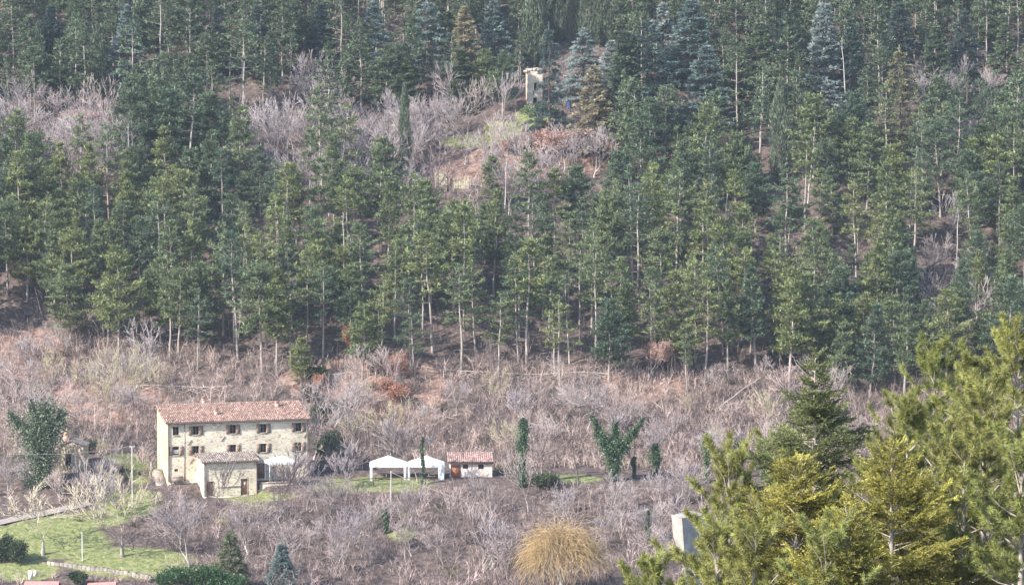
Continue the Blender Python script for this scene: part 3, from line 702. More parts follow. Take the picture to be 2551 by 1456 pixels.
#TREES
# ------------------------------------------------------------------ trees
def unit(v): return v/np.maximum(np.linalg.norm(v, axis=-1, keepdims=True), 1e-9)
UP = np.array([0, 0, 1.0])
REG = []                                             # (object, look, noun, px, py) for the labels
def reg(o, look, noun, P_, cat, group):
    q = project(np.array(P_))[0]; REG.append([o, look, noun, q[0], q[1]]); tag(o, None, cat, group)

def pine_mb(seed, Ht, cb, Rm, fat=1.0, clump=9, sparse=.14, bw=.11, top=.75, wh=.55):
    global RNG
    keep = RNG; RNG = np.random.default_rng(seed); r = RNG
    tr, cr = MB(), MB()
    zs = np.linspace(0, Ht*.97, 9); bend = np.cumsum(r.normal(size=(9, 2))*.07, 0); bend -= bend[0]
    def axis(z): return np.array([np.interp(z, zs, bend[:,0]), np.interp(z, zs, bend[:,1]), z])
    rad = np.interp(zs, [0, Ht], [.17, .03])
    A = np.stack([axis(z) for z in zs]); A[0, 2] = -.6
    tr.tubes(A[:-1], A[1:], rad[:-1], rad[1:], 7)
    z0 = Ht*cb
    for z in r.uniform(Ht*.18, z0, 9):
        a = r.uniform(0, 2*pi); p = axis(z); L = r.uniform(.4, 1.5); tr.tubes([p], [p + np.array([cos(a), sin(a), r.uniform(-.2, .25)])*L], .03, .012, 3, 1.1)
    P_, D_, L_, T_ = [], [], [], []
    z = z0
    while z < Ht - .25:
        t = (z-z0)/(Ht-z0)
        rd = Rm*(min(1, .62+1.3*t)*(1-t)**top*1.25 + .10)
        nb = int(r.integers(4, 7)); a0 = r.uniform(0, 2*pi)
        for b_ in range(nb):
            if r.random() < sparse: continue
            az = a0 + 2*pi*b_/nb + r.normal()*.3; el = R(-8 + 52*t**1.3 + r.normal()*8)
            ln = rd*r.uniform(.6, 1.15); d = np.array([cos(az)*cos(el), sin(az)*cos(el), sin(el)]); sd = np.array([-sin(az), cos(az), 0])
            p = axis(z + r.normal()*.12); e = p + d*ln + UP*.12*ln
            tr.tubes([p], [e], .035, .012, 3)
            nc = int((2 + ln*4.2)*fat)
            s = r.uniform(.28, 1.02, nc)
            pts = p + np.outer(s*ln, d) + np.outer(.12*ln*s*s, UP) + np.outer(r.normal(size=nc)*.30*ln*(.3+.5*s), sd) + UP*(r.normal(size=nc)*.10)[:, None]
            for q, ss in zip(pts, s):
                dirs = unit(d*.45 + UP*.30 + r.normal(size=(clump, 3))*np.array([.8, .8, .45]))
                P_.append(q + r.normal(size=(clump, 3))*.10); D_.append(dirs); L_.append(r.uniform(.32, .62, clump)); T_.append(np.clip((.62 + .55*ss + r.normal()*.34)*np.ones(clump) + r.normal(size=clump)*.16, .3, 2.1))  # clump tone varies at random; lit tips and darker inner crown painted in
        z += wh*r.uniform(.8, 1.25)
    p = axis(Ht*.97)
    for q in range(5):
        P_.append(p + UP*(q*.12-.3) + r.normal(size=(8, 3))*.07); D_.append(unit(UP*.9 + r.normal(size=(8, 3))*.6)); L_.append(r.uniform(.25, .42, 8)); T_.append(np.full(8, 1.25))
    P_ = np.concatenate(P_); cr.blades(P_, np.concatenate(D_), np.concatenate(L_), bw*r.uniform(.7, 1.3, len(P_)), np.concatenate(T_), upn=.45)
    RNG = keep
    return tr, cr

def cone_mb(seed, Ht, Rm, low=.06, layers=None, up=0.15, droop=.16, clump=7, bw=.12, sparse=.06, tips=1.5, expo=.9, wh=.5):
    """cedar / fir: layered sprays on a cone, tips of the sprays paler"""
    global RNG
    keep = RNG; RNG = np.random.default_rng(seed); r = RNG
    tr, cr = MB(), MB()
    tr.tubes([(0,0,-.6), (0,0,Ht*.5)], [(0,0,Ht*.5), (.1,.05,Ht*.98)], [.26, .14], [.14, .03], 7)
    P_, D_, L_, T_ = [], [], [], []
    z = Ht*low
    while z < Ht-.15:
        t = z/Ht; rd = Rm*((1-t)**expo) + .12
        nb = int(r.integers(5, 9)); a0 = r.uniform(0, 2*pi)
        for b_ in range(nb):
            if r.random() < sparse: continue
            az = a0 + 2*pi*b_/nb + r.normal()*.25; ln = rd*r.uniform(.7, 1.15)
            el = R(up*100*(.2+t) + r.normal()*6); d = np.array([cos(az)*cos(el), sin(az)*cos(el), sin(el)]); sd = np.array([-sin(az), cos(az), 0])
            p = np.array([0, 0, z + r.normal()*.1])
            tr.tubes([p], [p + d*ln*.9 - UP*droop*ln*.8], .04, .012, 3)
            nc = 4 + int(ln*6)
            s = np.sqrt(r.uniform(.04, 1.0, nc))
            w = .42*ln*(1.05-s)*1.1 + .12
            off = r.uniform(-1, 1, nc)*w
            pts = p + np.outer(s*ln, d) + np.outer(off, sd) - np.outer(droop*ln*s*s, UP)
            for q, ss, of in zip(pts, s, off):
                dirs = unit(d*.75 + sd*np.sign(of)*.35 - UP*.12 + r.normal(size=(clump, 3))*np.array([.5, .5, .32]))
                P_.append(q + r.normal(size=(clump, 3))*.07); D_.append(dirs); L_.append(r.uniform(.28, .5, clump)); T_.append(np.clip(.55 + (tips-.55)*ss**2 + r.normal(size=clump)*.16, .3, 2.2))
        z += wh*r.uniform(.8, 1.2)
    for q in range(6):
        P_.append(np.array([.1, .05, Ht*.95 + q*.1]) + r.normal(size=(6, 3))*.05); D_.append(unit(UP + r.normal(size=(6, 3))*.5)); L_.append(np.full(6, .3)); T_.append(np.full(6, tips))
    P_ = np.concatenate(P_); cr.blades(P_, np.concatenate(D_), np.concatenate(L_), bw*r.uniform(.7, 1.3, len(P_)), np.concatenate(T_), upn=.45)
    RNG = keep
    return tr, cr

def cypress_mb(seed, Ht, Rm, n=4200, lobes=1, base=.04):
    global RNG
    keep = RNG; RNG = np.random.default_rng(seed); r = RNG
    tr, cr = MB(), MB(); tr.tubes([(0,0,-.6)], [(0,0,Ht*.9)], .16, .03, 7)
    for k in range(lobes):
        cx, cy = (0, 0) if lobes == 1 else r.normal(size=2)*Rm*.75
        hh = Ht*(1 if k == 0 else r.uniform(.6, .95)); rm = Rm if lobes == 1 else Rm*.42
        m_ = n//lobes; t = r.uniform(base, 1, m_)
        prof = np.minimum(1, (t/.18)**.6)*(1-t**2.6)**.6
        a = r.uniform(0, 2*pi, m_); lob = 1 + .22*np.sin(a*3 + t*9 + k) + .15*np.sin(a*5 - t*17)
        rr_ = rm*prof*lob*np.sqrt(r.uniform(.45, 1.0, m_))
        lean = np.array([cx, cy])*.6
        P_ = np.stack([cx*.4 + lean[0]*t + rr_*np.cos(a), cy*.4 + lean[1]*t + rr_*np.sin(a), t*hh], 1)
        D_ = unit(UP*1.2 + np.stack([np.cos(a), np.sin(a), 0*a], 1)*.35 + r.normal(size=(m_, 3))*.28)
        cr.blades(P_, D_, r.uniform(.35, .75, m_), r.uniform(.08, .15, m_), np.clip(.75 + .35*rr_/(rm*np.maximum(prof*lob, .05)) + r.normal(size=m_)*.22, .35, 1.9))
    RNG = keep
    return tr, cr

def bare_mb(seed, Ht, spread=.8, stems=1, maxlev=4, trunk=.3, r0=.11, upw=.10, curl=.14, leaf=None, dens=1.0):
    r = np.random.default_rng(seed); S = []
    def grow(p, d, L, rad, lev):
        ns = 4 if lev < 2 else 3
        for i in range(ns):
            d = unit(d + r.normal(size=3)*curl + UP*upw*(1 if lev else .3)); q = p + d*L/ns; r1 = max(rad*(1-.16*(i+1)), .010)
            S.append((p, q, rad, r1, lev)); p, rad = q, r1
            if lev < maxlev and i >= 1 and r.random() < .68*dens:
                kids(p, d, L, rad, lev, 1)
        if lev < maxlev: kids(p, d, L, rad, lev, 2)
    def kids(p, d, L, rad, lev, n):
        for _ in range(n):
            v = unit(np.cross(d, r.normal(size=3))); a = r.uniform(.35, .95)*spread
            grow(p, unit(d*cos(a) + v*sin(a)), L*r.uniform(.55, .82)*(1.25 if lev == 0 else 1), rad*r.uniform(.5, .72), lev+1)
    for k in range(stems):
        d0 = unit(np.array([0, 0, 1.0]) + (r.normal(size=3)*np.array([.45, .45, 0]) if stems > 1 else r.normal(size=3)*.06))
        grow(np.array([0, 0, -.4]) + (r.normal(size=3)*np.array([.25, .25, 0]) if stems > 1 else 0), d0, Ht*trunk*(1 if stems == 1 else r.uniform(.8, 1.2)), r0 if stems == 1 else r0*.6, 0 if stems == 1 else 1)
    A = np.array([s[0] for s in S]); B = np.array([s[1] for s in S]); ra = np.array([s[2] for s in S]); rb_ = np.array([s[3] for s in S]); lv = np.array([s[4] for s in S])
    sc = Ht/max(B[:, 2].max(), .1); A = A*sc; B = B*sc
    tr, cr = MB(), MB()
    big = lv <= 1
    tr.tubes(A[big], B[big], ra[big]*sc, rb_[big]*sc, 6)
    sm = ~big; t = np.clip(.75 + .12*lv[sm] + r.normal(size=sm.sum())*.18, .4, 1.7)
    cr.tubes(A[sm], B[sm], np.maximum(ra[sm]*sc, .030), np.maximum(rb_[sm]*sc, .018), 3, t)
    tips = B[lv >= maxlev-1]
    return tr, cr, tips

def copy_tree(proto, loc, rz, sc, mat=None):
    root, kids_ = proto
    o = root.copy(); COL.objects.link(o); o.location = loc; o.rotation_euler = (0, 0, rz); o.scale = sc
    for c in kids_:
        d = c.copy(); COL.objects.link(d); d.parent = o
        if mat and c.name.split('.')[0] == 'crown':
            d.material_slots[0].link = 'OBJECT'; d.material_slots[0].material = mat
    return o
def make_tree(name, tr, cr, mtr, mcr, extra=()):
    root = empty(name, (0, 0, 0)); kids_ = [tr.build('trunk', mtr, root), cr.build('crown', mcr, root)]
    return root, kids_
class Proto:
    """first use moves the original, later uses copy it"""
    def __init__(s, name, parts, mtr, mcr): s.p = make_tree(name, *parts, mtr, mcr); s.used = False
    def place(s, loc, rz, sc, mat=None):
        if not s.used:
            s.used = True; o = s.p[0]; s.master = None
            o.location = loc; o.rotation_euler = (0, 0, rz); o.scale = sc
            if mat: s.p[1][1].material_slots[0].link = 'OBJECT'; s.p[1][1].material_slots[0].material = mat
            return o
        return copy_tree(s.p, loc, rz, sc, mat)

CEDARS = [
    (318,15,215,95,0,'cedar_blue','grey-blue layered'), (930,5,190,100,0,'cedar_blue','frosted blue-green'), (1065,0,190,125,2,'cedar_blue','wide layered blue'), (1158,22,205,82,1,'cedar_tan','tan bronze conical'), (1230,0,190,100,0,'cedar_blue','blue-green layered'),
    (1368,62,275,84,2,'cedar_dark','very dark wide'), (1452,72,175,105,0,'cedar_silver','silver-tipped'), (1480,165,215,115,0,'cedar_tan','pale bronze layered'), (1557,85,265,100,3,'cypress','olive dense conical'), (1522,105,170,85,1,'cedar_silver','pale silvery slim'),
    (1612,50,300,165,2,'cedar_dark','huge blue-black'), (1650,10,165,95,0,'cedar_silver','white-tipped'), (1722,5,215,120,1,'cedar_blue','pale blue conical'), (1757,118,200,110,1,'cedar_blue','blue-grey conical'), (2052,15,250,80,3,'cedar_silver','pale grey slender'),
    (2238,10,210,110,0,'cedar_dark','blue-black layered'), (2240,120,250,120,2,'cedar_gold','golden-tinged layered'), (2060,196,130,110,2,'cedar_silver','white-silver spreading'), (545,20,170,90,0,'cedar_dark','dark blue-green'), (2120,60,200,95,0,'cedar_dark','dark blue pointed'),
    (130,20,190,80,1,'cedar_dark','dark slim'), (640,15,180,95,0,'cedar_dark','dark spreading'), (2400,30,190,95,0,'cedar_dark','deep green layered'), (1150,130,150,80,1,'pine_dark','dark pointed'), (800,15,170,85,1,'cedar_dark','dark conical'), (1890,60,210,90,1,'pine_dark','dark green conical'), (1960,35,190,85,1,'cedar_dark','dusky conical'), (2330,70,190,85,1,'pine_dark','dark tapering'), (2500,60,190,95,0,'pine_dark','deep green spreading'), (1010,150,150,75,1,'pine_mid','fresh green conical')]
# ---- pines of the forest
M['pine_dark'] = leafmat('dark_pine_needles', (.096, .140, .092), (.118, .156, .092))
M['pine_mid'] = leafmat('mid_green_pine_needles', (.146, .186, .098), (.172, .205, .098))
M['pine_yellow'] = leafmat('yellow_green_pine_needles', (.185, .220, .090), (.21, .23, .10))
PINE_T = [('tall bare-trunked', 15.0, .52, 2.3, 1.0, .16, .75, .60), ('broad bushy', 12.5, .30, 3.0, 1.15, .10, .62, .52), ('slender pointed', 14.0, .36, 2.1, 1.1, .10, .95, .50), ('sparse thin-crowned', 14.5, .44, 2.4, .75, .28, .75, .70),
          ('flat-topped', 12.0, .42, 2.9, 1.1, .12, .45, .55), ('full low-crowned', 13.0, .20, 2.8, 1.05, .10, .80, .52), ('ragged layered', 14.0, .40, 2.8, .9, .26, .65, .85), ('dense rounded', 11.5, .28, 2.6, 1.3, .06, .55, .48)]
PP, PMB = [], []
for k, (nm, hh, cb_, rm, ft, spz, tp_, wh) in enumerate(PINE_T):
    t_, c_ = pine_mb(100+k, hh, cb_, rm*1.0, ft*1.25, 8, spz, .13, tp_, wh*1.4); PP.append(Proto('pine_tree', (t_, c_), M['bark_pine'], M['pine_mid']))
    PMB.append(pine_mb(100+k, hh, cb_, rm*1.05, ft*.75, 7, spz, .19, tp_, wh*1.4))
def forest_edge(px): return np.interp(px, [0, 130, 150, 330, 500, 900, 1500, 1750, 2100, 2600], [838, 842, 895, 900, 925, 952, 962, 962, 1000, 1020])
NOPINE = [(1455,470,105,125), (1105,560,50,95), (150,415,195,105), (690,425,105,115), (1190,450,355,205), (2400,300,170,100), (2350,740,75,160), (800,330,130,70), (60,820,90,45), (1250,330,420,60), (620,610,40,50), (1230,830,50,55), (230,560,30,40), (1150,245,120,60), (1310,880,60,40), (900,700,26,40)]
def pine_ok(px, py):
    if py > forest_edge(px): return False
    if any(abs(px-c[0]) < c[3]*.5 + 10 and c[1]+c[2]-25 < py < c[1]+c[2]*.55+160 for c in CEDARS): return False
    if 1310 < px < 1570 and py < 290: return False
    if abs(px-1008) < 40 and 400 < py < 610 or abs(px-1944) < 50 and 430 < py < 620 or abs(px-2408) < 60 and 300 < py < 480: return False
    return not any(((px-a)/c)**2 + ((py-b_)/d)**2 < 1 for a, b_, c, d in NOPINE)
r = np.random.default_rng(21)
pts = []
for _ in range(21000):
    y = r.uniform(452, 612); hw = .163*y + 20; x = r.uniform(-hw, hw)
    q = project([[x, y, float(hgt(x, y))]])[0]
    if q[1] < -70 or not pine_ok(q[0], q[1]): continue
    dm = 4.0 if q[1] > 620 else 4.3 if q[1] > 330 else 3.8
    if all((x-a)**2 + (y-b_)**2 > dm*dm for a, b_, *_ in pts): pts.append((x, y, q[0], q[1]))
pts.sort(key=lambda p: p[1] + (1000 if not -40 < p[2] < 2590 else 0))
EXTRA = [(1030,290), (1078,268), (1252,290), (1128,282), (965,300), (1210,262), (1222,525), (1570,470), (690,935), (750,965), (445,900), (935,940), (1290,910), (1670,945), (1712,975), (1545,900), (2070,870)]
for px, py in EXTRA:
    q = at(px, py); pts.insert(0, (q[0], q[1], px, py))
print('pines', len(pts))
far_mb, far_tr = MB(), MB()
def stamp(dst, src, loc, rz, sc, tint):
    c, s_ = cos(rz), sin(rz); rot = np.array([[c, -s_, 0], [s_, c, 0], [0, 0, 1]])
    for v, q, t in zip(src.v, src.q, src.t):
        dst.v.append((v*sc) @ rot.T + loc)
    off = dst.n
    for q, t in zip(src.q, src.t): dst.q.append(q + off); dst.t.append(t*tint)
    dst.n += src.n
for i, (x, y, px, py) in enumerate(pts):
    k = int(r.integers(0, 8)); s_ = r.choice([.62, .8, .95, 1.05, 1.2], p=[.1, .2, .3, .25, .15])*r.uniform(.93, 1.07)
    if 330 < px < 1800 and py > 800 and r.random() < .6: k = (0, 3, 6)[int(r.integers(0, 3))]
    if px < 350 and py > 800 and k in (0, 3): k = 5
    if px > 1800 and py > 850: k = (1, 5, 7, 2)[int(r.integers(0, 4))]
    if (px, py) == (1222, 525): s_, k = .72, 7
    loc = ground(x, y); rz = r.uniform(0, 2*pi); w_ = s_*r.uniform(.92, 1.18)
    if i < 300:
        u = r.random() + (.12 if py > 600 else -.32 if py < 330 else -.10); mt, cn = (M['pine_dark'], 'dark green') if u < .36 else (M['pine_mid'], 'mid-green') if u < .84 else (M['pine_yellow'], 'yellow-green')
        o = PP[k].place(loc, rz, (w_, w_, s_), mt); o.rotation_euler = (r.normal()*.025, r.normal()*.03, rz)
        reg(o, cn + ' ' + PINE_T[k][0], 'pine', loc + UP*PINE_T[k][1]*s_*.68, 'pine tree', 'pines of the hillside forest')
    else:
        stamp(far_mb, PMB[k][1], loc, rz, s_, r.uniform(.75, 1.25)); stamp(far_tr, PMB[k][0], loc, rz, s_, 1)
if far_mb.n:
    fo = far_mb.build('forest', M['pine_dark']); tag(fo, 'far dense pine forest across the top of the hillside', kind='stuff'); fo.data.materials.append(M['bark_pine'])
    ft_ = far_tr.build('forest_trunks', M['bark_pine'], fo)

# ---- cedars and firs among them: (apex px, apex py, height px, width px, kind)
CED = [cone_mb(31, 12, 3.6, low=.04, up=.10, droop=.14, clump=7, tips=1.7, wh=.62), cone_mb(32, 12, 3.0, low=.03, up=.22, droop=.10, clump=7, tips=1.6, expo=.8), cone_mb(33, 12, 4.4, low=.06, up=.06, droop=.20, clump=7, tips=1.8, expo=.8, wh=.75, sparse=.12), cone_mb(34, 12, 2.2, low=.02, up=.35, droop=.06, clump=7, tips=1.5, expo=.62)]
CP = [Proto('cedar_tree', c, M['bark_dark'], M['cedar_blue']) for c in CED]
r = np.random.default_rng(5)
for ax, ay_, hp, wp, kd, mk, look in CEDARS:
    if mk == 'cedar_dark' and mk not in M: M[mk] = leafmat('dark_cedar_needles', (.055, .088, .084), (.07, .10, .095))
    if mk == 'cedar_gold' and mk not in M: M[mk] = leafmat('golden_cedar_needles', (.165, .16, .095), (.18, .17, .10))
    b = at(ax, ay_ + hp); k = b[1]/FPX
    o = CP[kd].place(b, r.uniform(0, 6), (wp*k/(2*[3.6,3.0,4.4,2.2][kd])*1.45,)*2 + (hp*k/12,), M[mk])
    reg(o, look, 'cedar', pt(ax, ay_ + hp*.4, b[1]), 'conifer', 'cedars on the upper hillside')
# ---- cypresses
CY = [Proto('cypress_tree', cypress_mb(41, 12, 1.25), M['bark_dark'], M['cypress']), Proto('cypress_tree', cypress_mb(42, 12, 1.1, 4600), M['bark_dark'], M['cypress']), Proto('cypress_tree', cypress_mb(43, 10, 2.4, 6000, lobes=6), M['bark_dark'], M['cypress'])]
for ax, ay_, hp, wp, kd, look in [(1332,-90,260,46,0,'tall dark columnar'), (1358,-90,205,34,1,'slim columnar'), (1392,-80,190,42,0,'dense columnar'), (1428,-75,185,30,1,'narrow columnar'), (1462,-90,205,40,0,'thick columnar'), (1492,-80,200,32,1,'tapering columnar'), (1522,-60,180,44,0,'broad columnar'), (1560,-70,170,30,1,'thin columnar'), (1590,-60,160,36,0,'short columnar'),
    (1008,215,225,24,1,'very thin dark'), (1944,205,260,46,0,'dark broad-based'), (2408,185,140,90,2,'many-stemmed flaring'), (985,180,100,44,0,'short blue-black'), (862,175,85,26,1,'small slender'), (98,60,170,30,1,'slim grey-green'), (245,70,190,40,0,'dark tapering'), (60,330,150,26,1,'thin ragged')]:
    b = at(ax, ay_ + hp); k = b[1]/FPX
    o = CY[kd].place(b, random.uniform(0, 6), (wp*k/(2*[1.25,1.1,1.9][kd])*1.1,)*2 + (hp*k/[12,12,10][kd],))
    reg(o, look, 'cypress', pt(ax, max(ay_ + hp*.45, 10), b[1]), 'cypress', 'cypresses on the upper hillside')

# ---- bare deciduous trees
BT = []
for k, a in enumerate([dict(Ht=8, spread=.85), dict(Ht=9, spread=.7, trunk=.34), dict(Ht=6.5, spread=1.0, trunk=.26), dict(Ht=6, stems=4, maxlev=4, spread=.7), dict(Ht=5, stems=6, maxlev=4, spread=.75, trunk=.4), dict(Ht=9.5, spread=.6, trunk=.42, r0=.10), dict(Ht=7, spread=.95, stems=2, r0=.13), dict(Ht=7, spread=1.0, trunk=.24, r0=.17, dens=1.2), dict(Ht=9, spread=.9, trunk=.26, r0=.18, dens=1.2)]):
    t_, c_, _ = bare_mb(200+k, **a); BT.append((a['Ht'], t_, c_))
BTN = ['spreading', 'upright', 'low round', 'many-stemmed', 'bushy', 'slender tall', 'twin-stemmed', 'stout low', 'stout tall']
TW = {'grey': (M['bark_grey'], M['twig_grey'], 'grey'), 'pink': (M['bark_grey'], M['twig_pink'], 'pinkish'), 'olive': (M['bark_grey'], M['twig_olive'], 'olive-tinged'), 'dark': (M['bark_dark'], M['under'], 'dark'), 'pale': (M['bark_pine'], leafmat('lichened_pale_twigs', (.40, .355, .27), (.40, .355, .27), trans=0), 'pale')}
BP = {}
def bare(k, tone, loc, sc, rz=None, noun='bare tree', group='bare trees on the hillside', look=None):
    k = int(k)
    if (k, tone) not in BP: BP[(k, tone)] = Proto('bare_tree', BT[k][1:], TW[tone][0], TW[tone][1])
    w_ = sc*random.uniform(.9, 1.15)
    o = BP[(k, tone)].place(loc, random.uniform(0, 6.28) if rz is None else rz, (w_, w_, sc))
    reg(o, look or (TW[tone][2] + ' ' + BTN[k]), noun, np.array(loc) + UP*BT[k][0]*sc*.55, 'bare tree', group)
    return o
r = np.random.default_rng(77)
def scatter(n, cx, cy, rx, ry, kinds, tones, lo, hi, gap=2.2, box=False, avoid=()):
    got = []
    for _ in range(n*14):
        if len(got) >= n: break
        if box: px, py = cx + rx*r.uniform(-1, 1), cy + ry*r.uniform(-1, 1)
        else:
            a = r.uniform(0, 2*pi); q = math.sqrt(r.random()); px, py = cx + rx*q*cos(a), cy + ry*q*sin(a)
        if any(abs(px-a) < c and abs(py-b_) < d for a, b_, c, d in avoid): continue
        b = at(px, py)
        if any((b[0]-g_[0])**2 + (b[1]-g_[1])**2 < gap*gap for g_ in got): continue
        got.append(b); bare(int(r.choice(kinds)), str(r.choice(tones)), b, r.uniform(lo, hi))
scatter(34, 150,425,195,105, [0,1,2,6,7,8,5], ['grey','pink','grey'], .85, 1.35)
scatter(32, 770,410,170,140, [0,1,5,6,8,3], ['grey','grey','pink'], .85, 1.3)
scatter(46, 1140,425,345,125, [0,1,2,6,7,8,5,5], ['grey','grey','grey','pink'], .75, 1.25, avoid=[(1105,490,50,70), (1390,320,70,70), (1325,330,42,65)])
scatter(17, 2400,330,160,110, [0,1,5,6,8], ['grey','pink'], .7, 1.0)
scatter(10, 2350,770,80,150, [1,5,6], ['pink','grey'], .8, 1.15)
scatter(52, 1400,1085,700,105, [0,1,2,3,8,5,6], ['grey','pink','pink','dark','olive'], .6, 1.05, gap=2.8, box=True, avoid=[(1020,1175,130,40), (1175,1170,80,40)])
scatter(26, 200,985,200,80, [0,1,3,4,6], ['grey','pink','olive'], .55, 1.0, box=True, avoid=[(1,1,1,1)])
scatter(37, 1150,1350,560,95, [0,1,3,5,6,8], ['grey','grey','pink','grey'], .55, .9, gap=2.4, box=True, avoid=[(590,1280,120,90)])
scatter(12, 560,1340,170,50, [2,3,6,4], ['grey','dark','olive'], .4, .65, box=True)
scatter(13, 190,1215,170,45, [3,4,3], ['grey','pink','olive'], .6, .9, box=True, avoid=[(340,1230,30,60)])
for px, py, k, tone, top, look in [(107,1382,7,'pale',1195,'short-trunked spreading lawn'), (305,1384,8,'pale',1150,'pale leaning lawn'), (475,1408,8,'grey',1215,'forked lawn-edge'), (255,1105,1,'olive',845,'tall lichen-yellow'), (655,1345,5,'dark',1095,'dark-limbed'), (1075,560,6,'dark',330,'black crooked'), (590,640,1,'grey',500,'pale lone'), (705,270,5,'grey',185,'pale straight'), (1225,200,6,'grey',120,'silvery forked'), (875,1215,3,'grey',1090,'pale fork-stemmed'), (540,1300,5,'dark',1130,'slim dark-stemmed'), (730,1300,5,'dark',1130,'dark upright'), (790,1275,5,'grey',1120,'pale slim'), (430,1320,1,'dark',1180,'dusky upright'), (60,1130,8,'pink',930,'broad rosy'), (870,1130,6,'grey',960,'twin grey'), (1040,1200,5,'grey',1010,'slim grey'), (330,985,8,'grey',850,'broad grey'), (1205,1420,3,'grey',1240,'pale upright'), (240,1290,3,'grey',1130,'grey willow-like'), (1065,360,8,'pink',235,'broad pinkish'), (2325,95,1,'grey',20,'whitish')]:
    b = at(px, py); bare(k, tone, b, (py-top)*b[1]/FPX/BT[k][0], look=look)
# dark crooked snag, looped snag, fallen trunks
b = at(1442, 1198); sn = empty('dead_tree', b); tag(sn, 'dark crooked dead tree on the grass strip beside the ivy-clad trunk', 'dead tree')
k = b[1]/FPX
def poly(mb, P_, r0_, r1_, n=6):
    P_ = np.array(P_, float); rr_ = np.linspace(r0_, r1_, len(P_)); mb.tubes(P_[:-1], P_[1:], rr_[:-1], rr_[1:], n)
m = MB(); poly(m, [(0,0,-.4), (-8*k,0,35*k), (-16*k,.1,80*k), (-20*k,0,120*k), (-30*k,0,165*k)], .14, .05); m.build('trunk', M['bark_dark'], sn)
for P_ in ([(-17*k,0,85*k), (-50*k,.3,80*k), (-95*k,.4,62*k)], [(-20*k,0,112*k), (8*k,-.2,124*k), (16*k,-.2,118*k)], [(-22*k,0,128*k), (-5*k,.2,145*k)], [(-12*k,0,60*k), (-30*k,0,70*k)]):
    m = MB(); poly(m, P_, .06, .025, 5); m.build('branch', M['bark_dark'], sn)
b = at(1306, 760); sn = empty('dead_tree', b); tag(sn, 'pale dead stem curled into a loop at its top above the pines', 'dead tree'); k = b[1]/FPX
m = MB(); poly(m, [(0,0,-.4), (0,0,60*k), (-1*k,0,130*k), (-2*k,0,150*k)] + [(4*k + 7*k*cos(a), 0, 154*k + 8*k*sin(a)) for a in np.linspace(pi, -1.1*pi, 12)], .07, .04); m.build('trunk', M['bark_grey'], sn)
for (x0,y0,x1,y1,lift,lab) in [(1782,1018,1895,938,3.0,'grey fallen trunk leaning up the slope below the forest edge'), (2045,965,2015,1000,1.0,'short fallen trunk lying beside the tall fir tip'), (1690,905,1765,880,1.5,'pale fallen stem propped between bare pine trunks'), (2135,965,2105,900,1.8,'leaning dead stem on the slope behind the near firs'), (1375,785,1310,830,.5,'fallen grey stem among the pines')]:
    a = at(x0, y0); b_ = pt(x1, y1, a[1] + 1.5); m = MB(); n = 6; t = np.linspace(0, 1, n)[:, None]; P_ = a*(1-t) + b_*t + np.random.default_rng(int(x0)).normal(size=(n, 3))*.06; P_[0, 2] -= .3
    poly(m, P_, .11, .05); tag(m.build('fallen_trunk', M['bark_pine']), lab, 'fallen trunk', 'fallen trunks on the slope')

ds_tr, _ = pine_mb(131, 13, .85, .6, .3, 3, .5, .05)
ds_r = np.random.default_rng(4); first = None
for q_, (px, py) in enumerate([(212,700), (590,880), (940,560), (1180,700), (1418,905), (1560,690), (1790,720), (2010,520), (2112,310), (540,470), (605,480), (330,540), (1700,600), (2380,700), (1255,560), (860,760)]):
    b_ = at(px, py)
    if first is None: first = o = ds_tr.build('dead_pine', M['bark_grey'])
    else: o = first.copy(); COL.objects.link(o)
    o.location = b_; o.rotation_euler = (ds_r.normal()*.05, ds_r.normal()*.05, ds_r.uniform(0, 6)); s_ = ds_r.uniform(.75, 1.15); o.scale = (.8, .8, s_)
    reg(o, ['bleached bare', 'pale leaning', 'thin whitish', 'grey broken-topped'][q_ % 4], 'dead pine stem', b_ + UP*8*s_, 'dead tree', 'dead pine stems in the forest')

# ---- oaks still holding dry leaves
def oak(px, py, top, wide, mat, label):
    b = at(px, py); hh = (py-top)*b[1]/FPX; t_, c_, tips = bare_mb(int(px), hh, spread=.8, maxlev=4, trunk=.28)
    root = empty('oak_tree', b, random.uniform(0, 6)); tag(root, label, 'oak', 'oaks keeping dry leaves')
    sc = wide*b[1]/FPX/(np.percentile(np.abs(tips[:, :2]), 92)*2); root.scale = (sc, sc, 1)
    t_.build('trunk', M['bark_grey'], root); c_.build('twigs', M['twig_pink'], root)
    g_ = np.random.default_rng(int(px)+1); n = 3400; q = tips[g_.integers(0, len(tips), n)] + g_.normal(size=(n, 3))*.22
    l = MB(); l.blades(q, g_.normal(size=(n, 3)) + np.array([0, 0, -.3]), g_.uniform(.14, .26, n), g_.uniform(.10, .17, n), np.clip(1 + g_.normal(size=n)*.25, .4, 1.7)); l.build('leaves', mat, root)
oak(868, 905, 812, 52, M['oakleaf'], 'small orange-leaved oak at the forest edge above the farmhouse')
oak(985, 950, 875, 60, M['oakleaf'], 'bright orange-leaved oak beside the lower fence behind the gazebos')
oak(980, 1030, 945, 62, M['oakleaf'], 'low russet oak on the slope under the bright orange one')
oak(1615, 965, 845, 100, M['oakpale'], 'pale pink-leaved oak standing at the foot of the pines')
oak(805, 975, 935, 38, M['oakleaf'], 'tiny rusty oak beside the fence behind the farmhouse roof')
oak(1395, 420, 322, 110, M['oakpale'], 'pale pink oak in the hillside clearing below the tower')
oak(1490, 405, 350, 62, M['oakleaf'], 'low peach-leaved oak at the end of the hillside clearing')
oak(180, 370, 275, 120, M['oakpale'], 'broad pinkish oak in the bare thicket on the upper slope')
oak(1275, 395, 352, 40, M['oakleaf'], 'small salmon oak on the clearing edge')

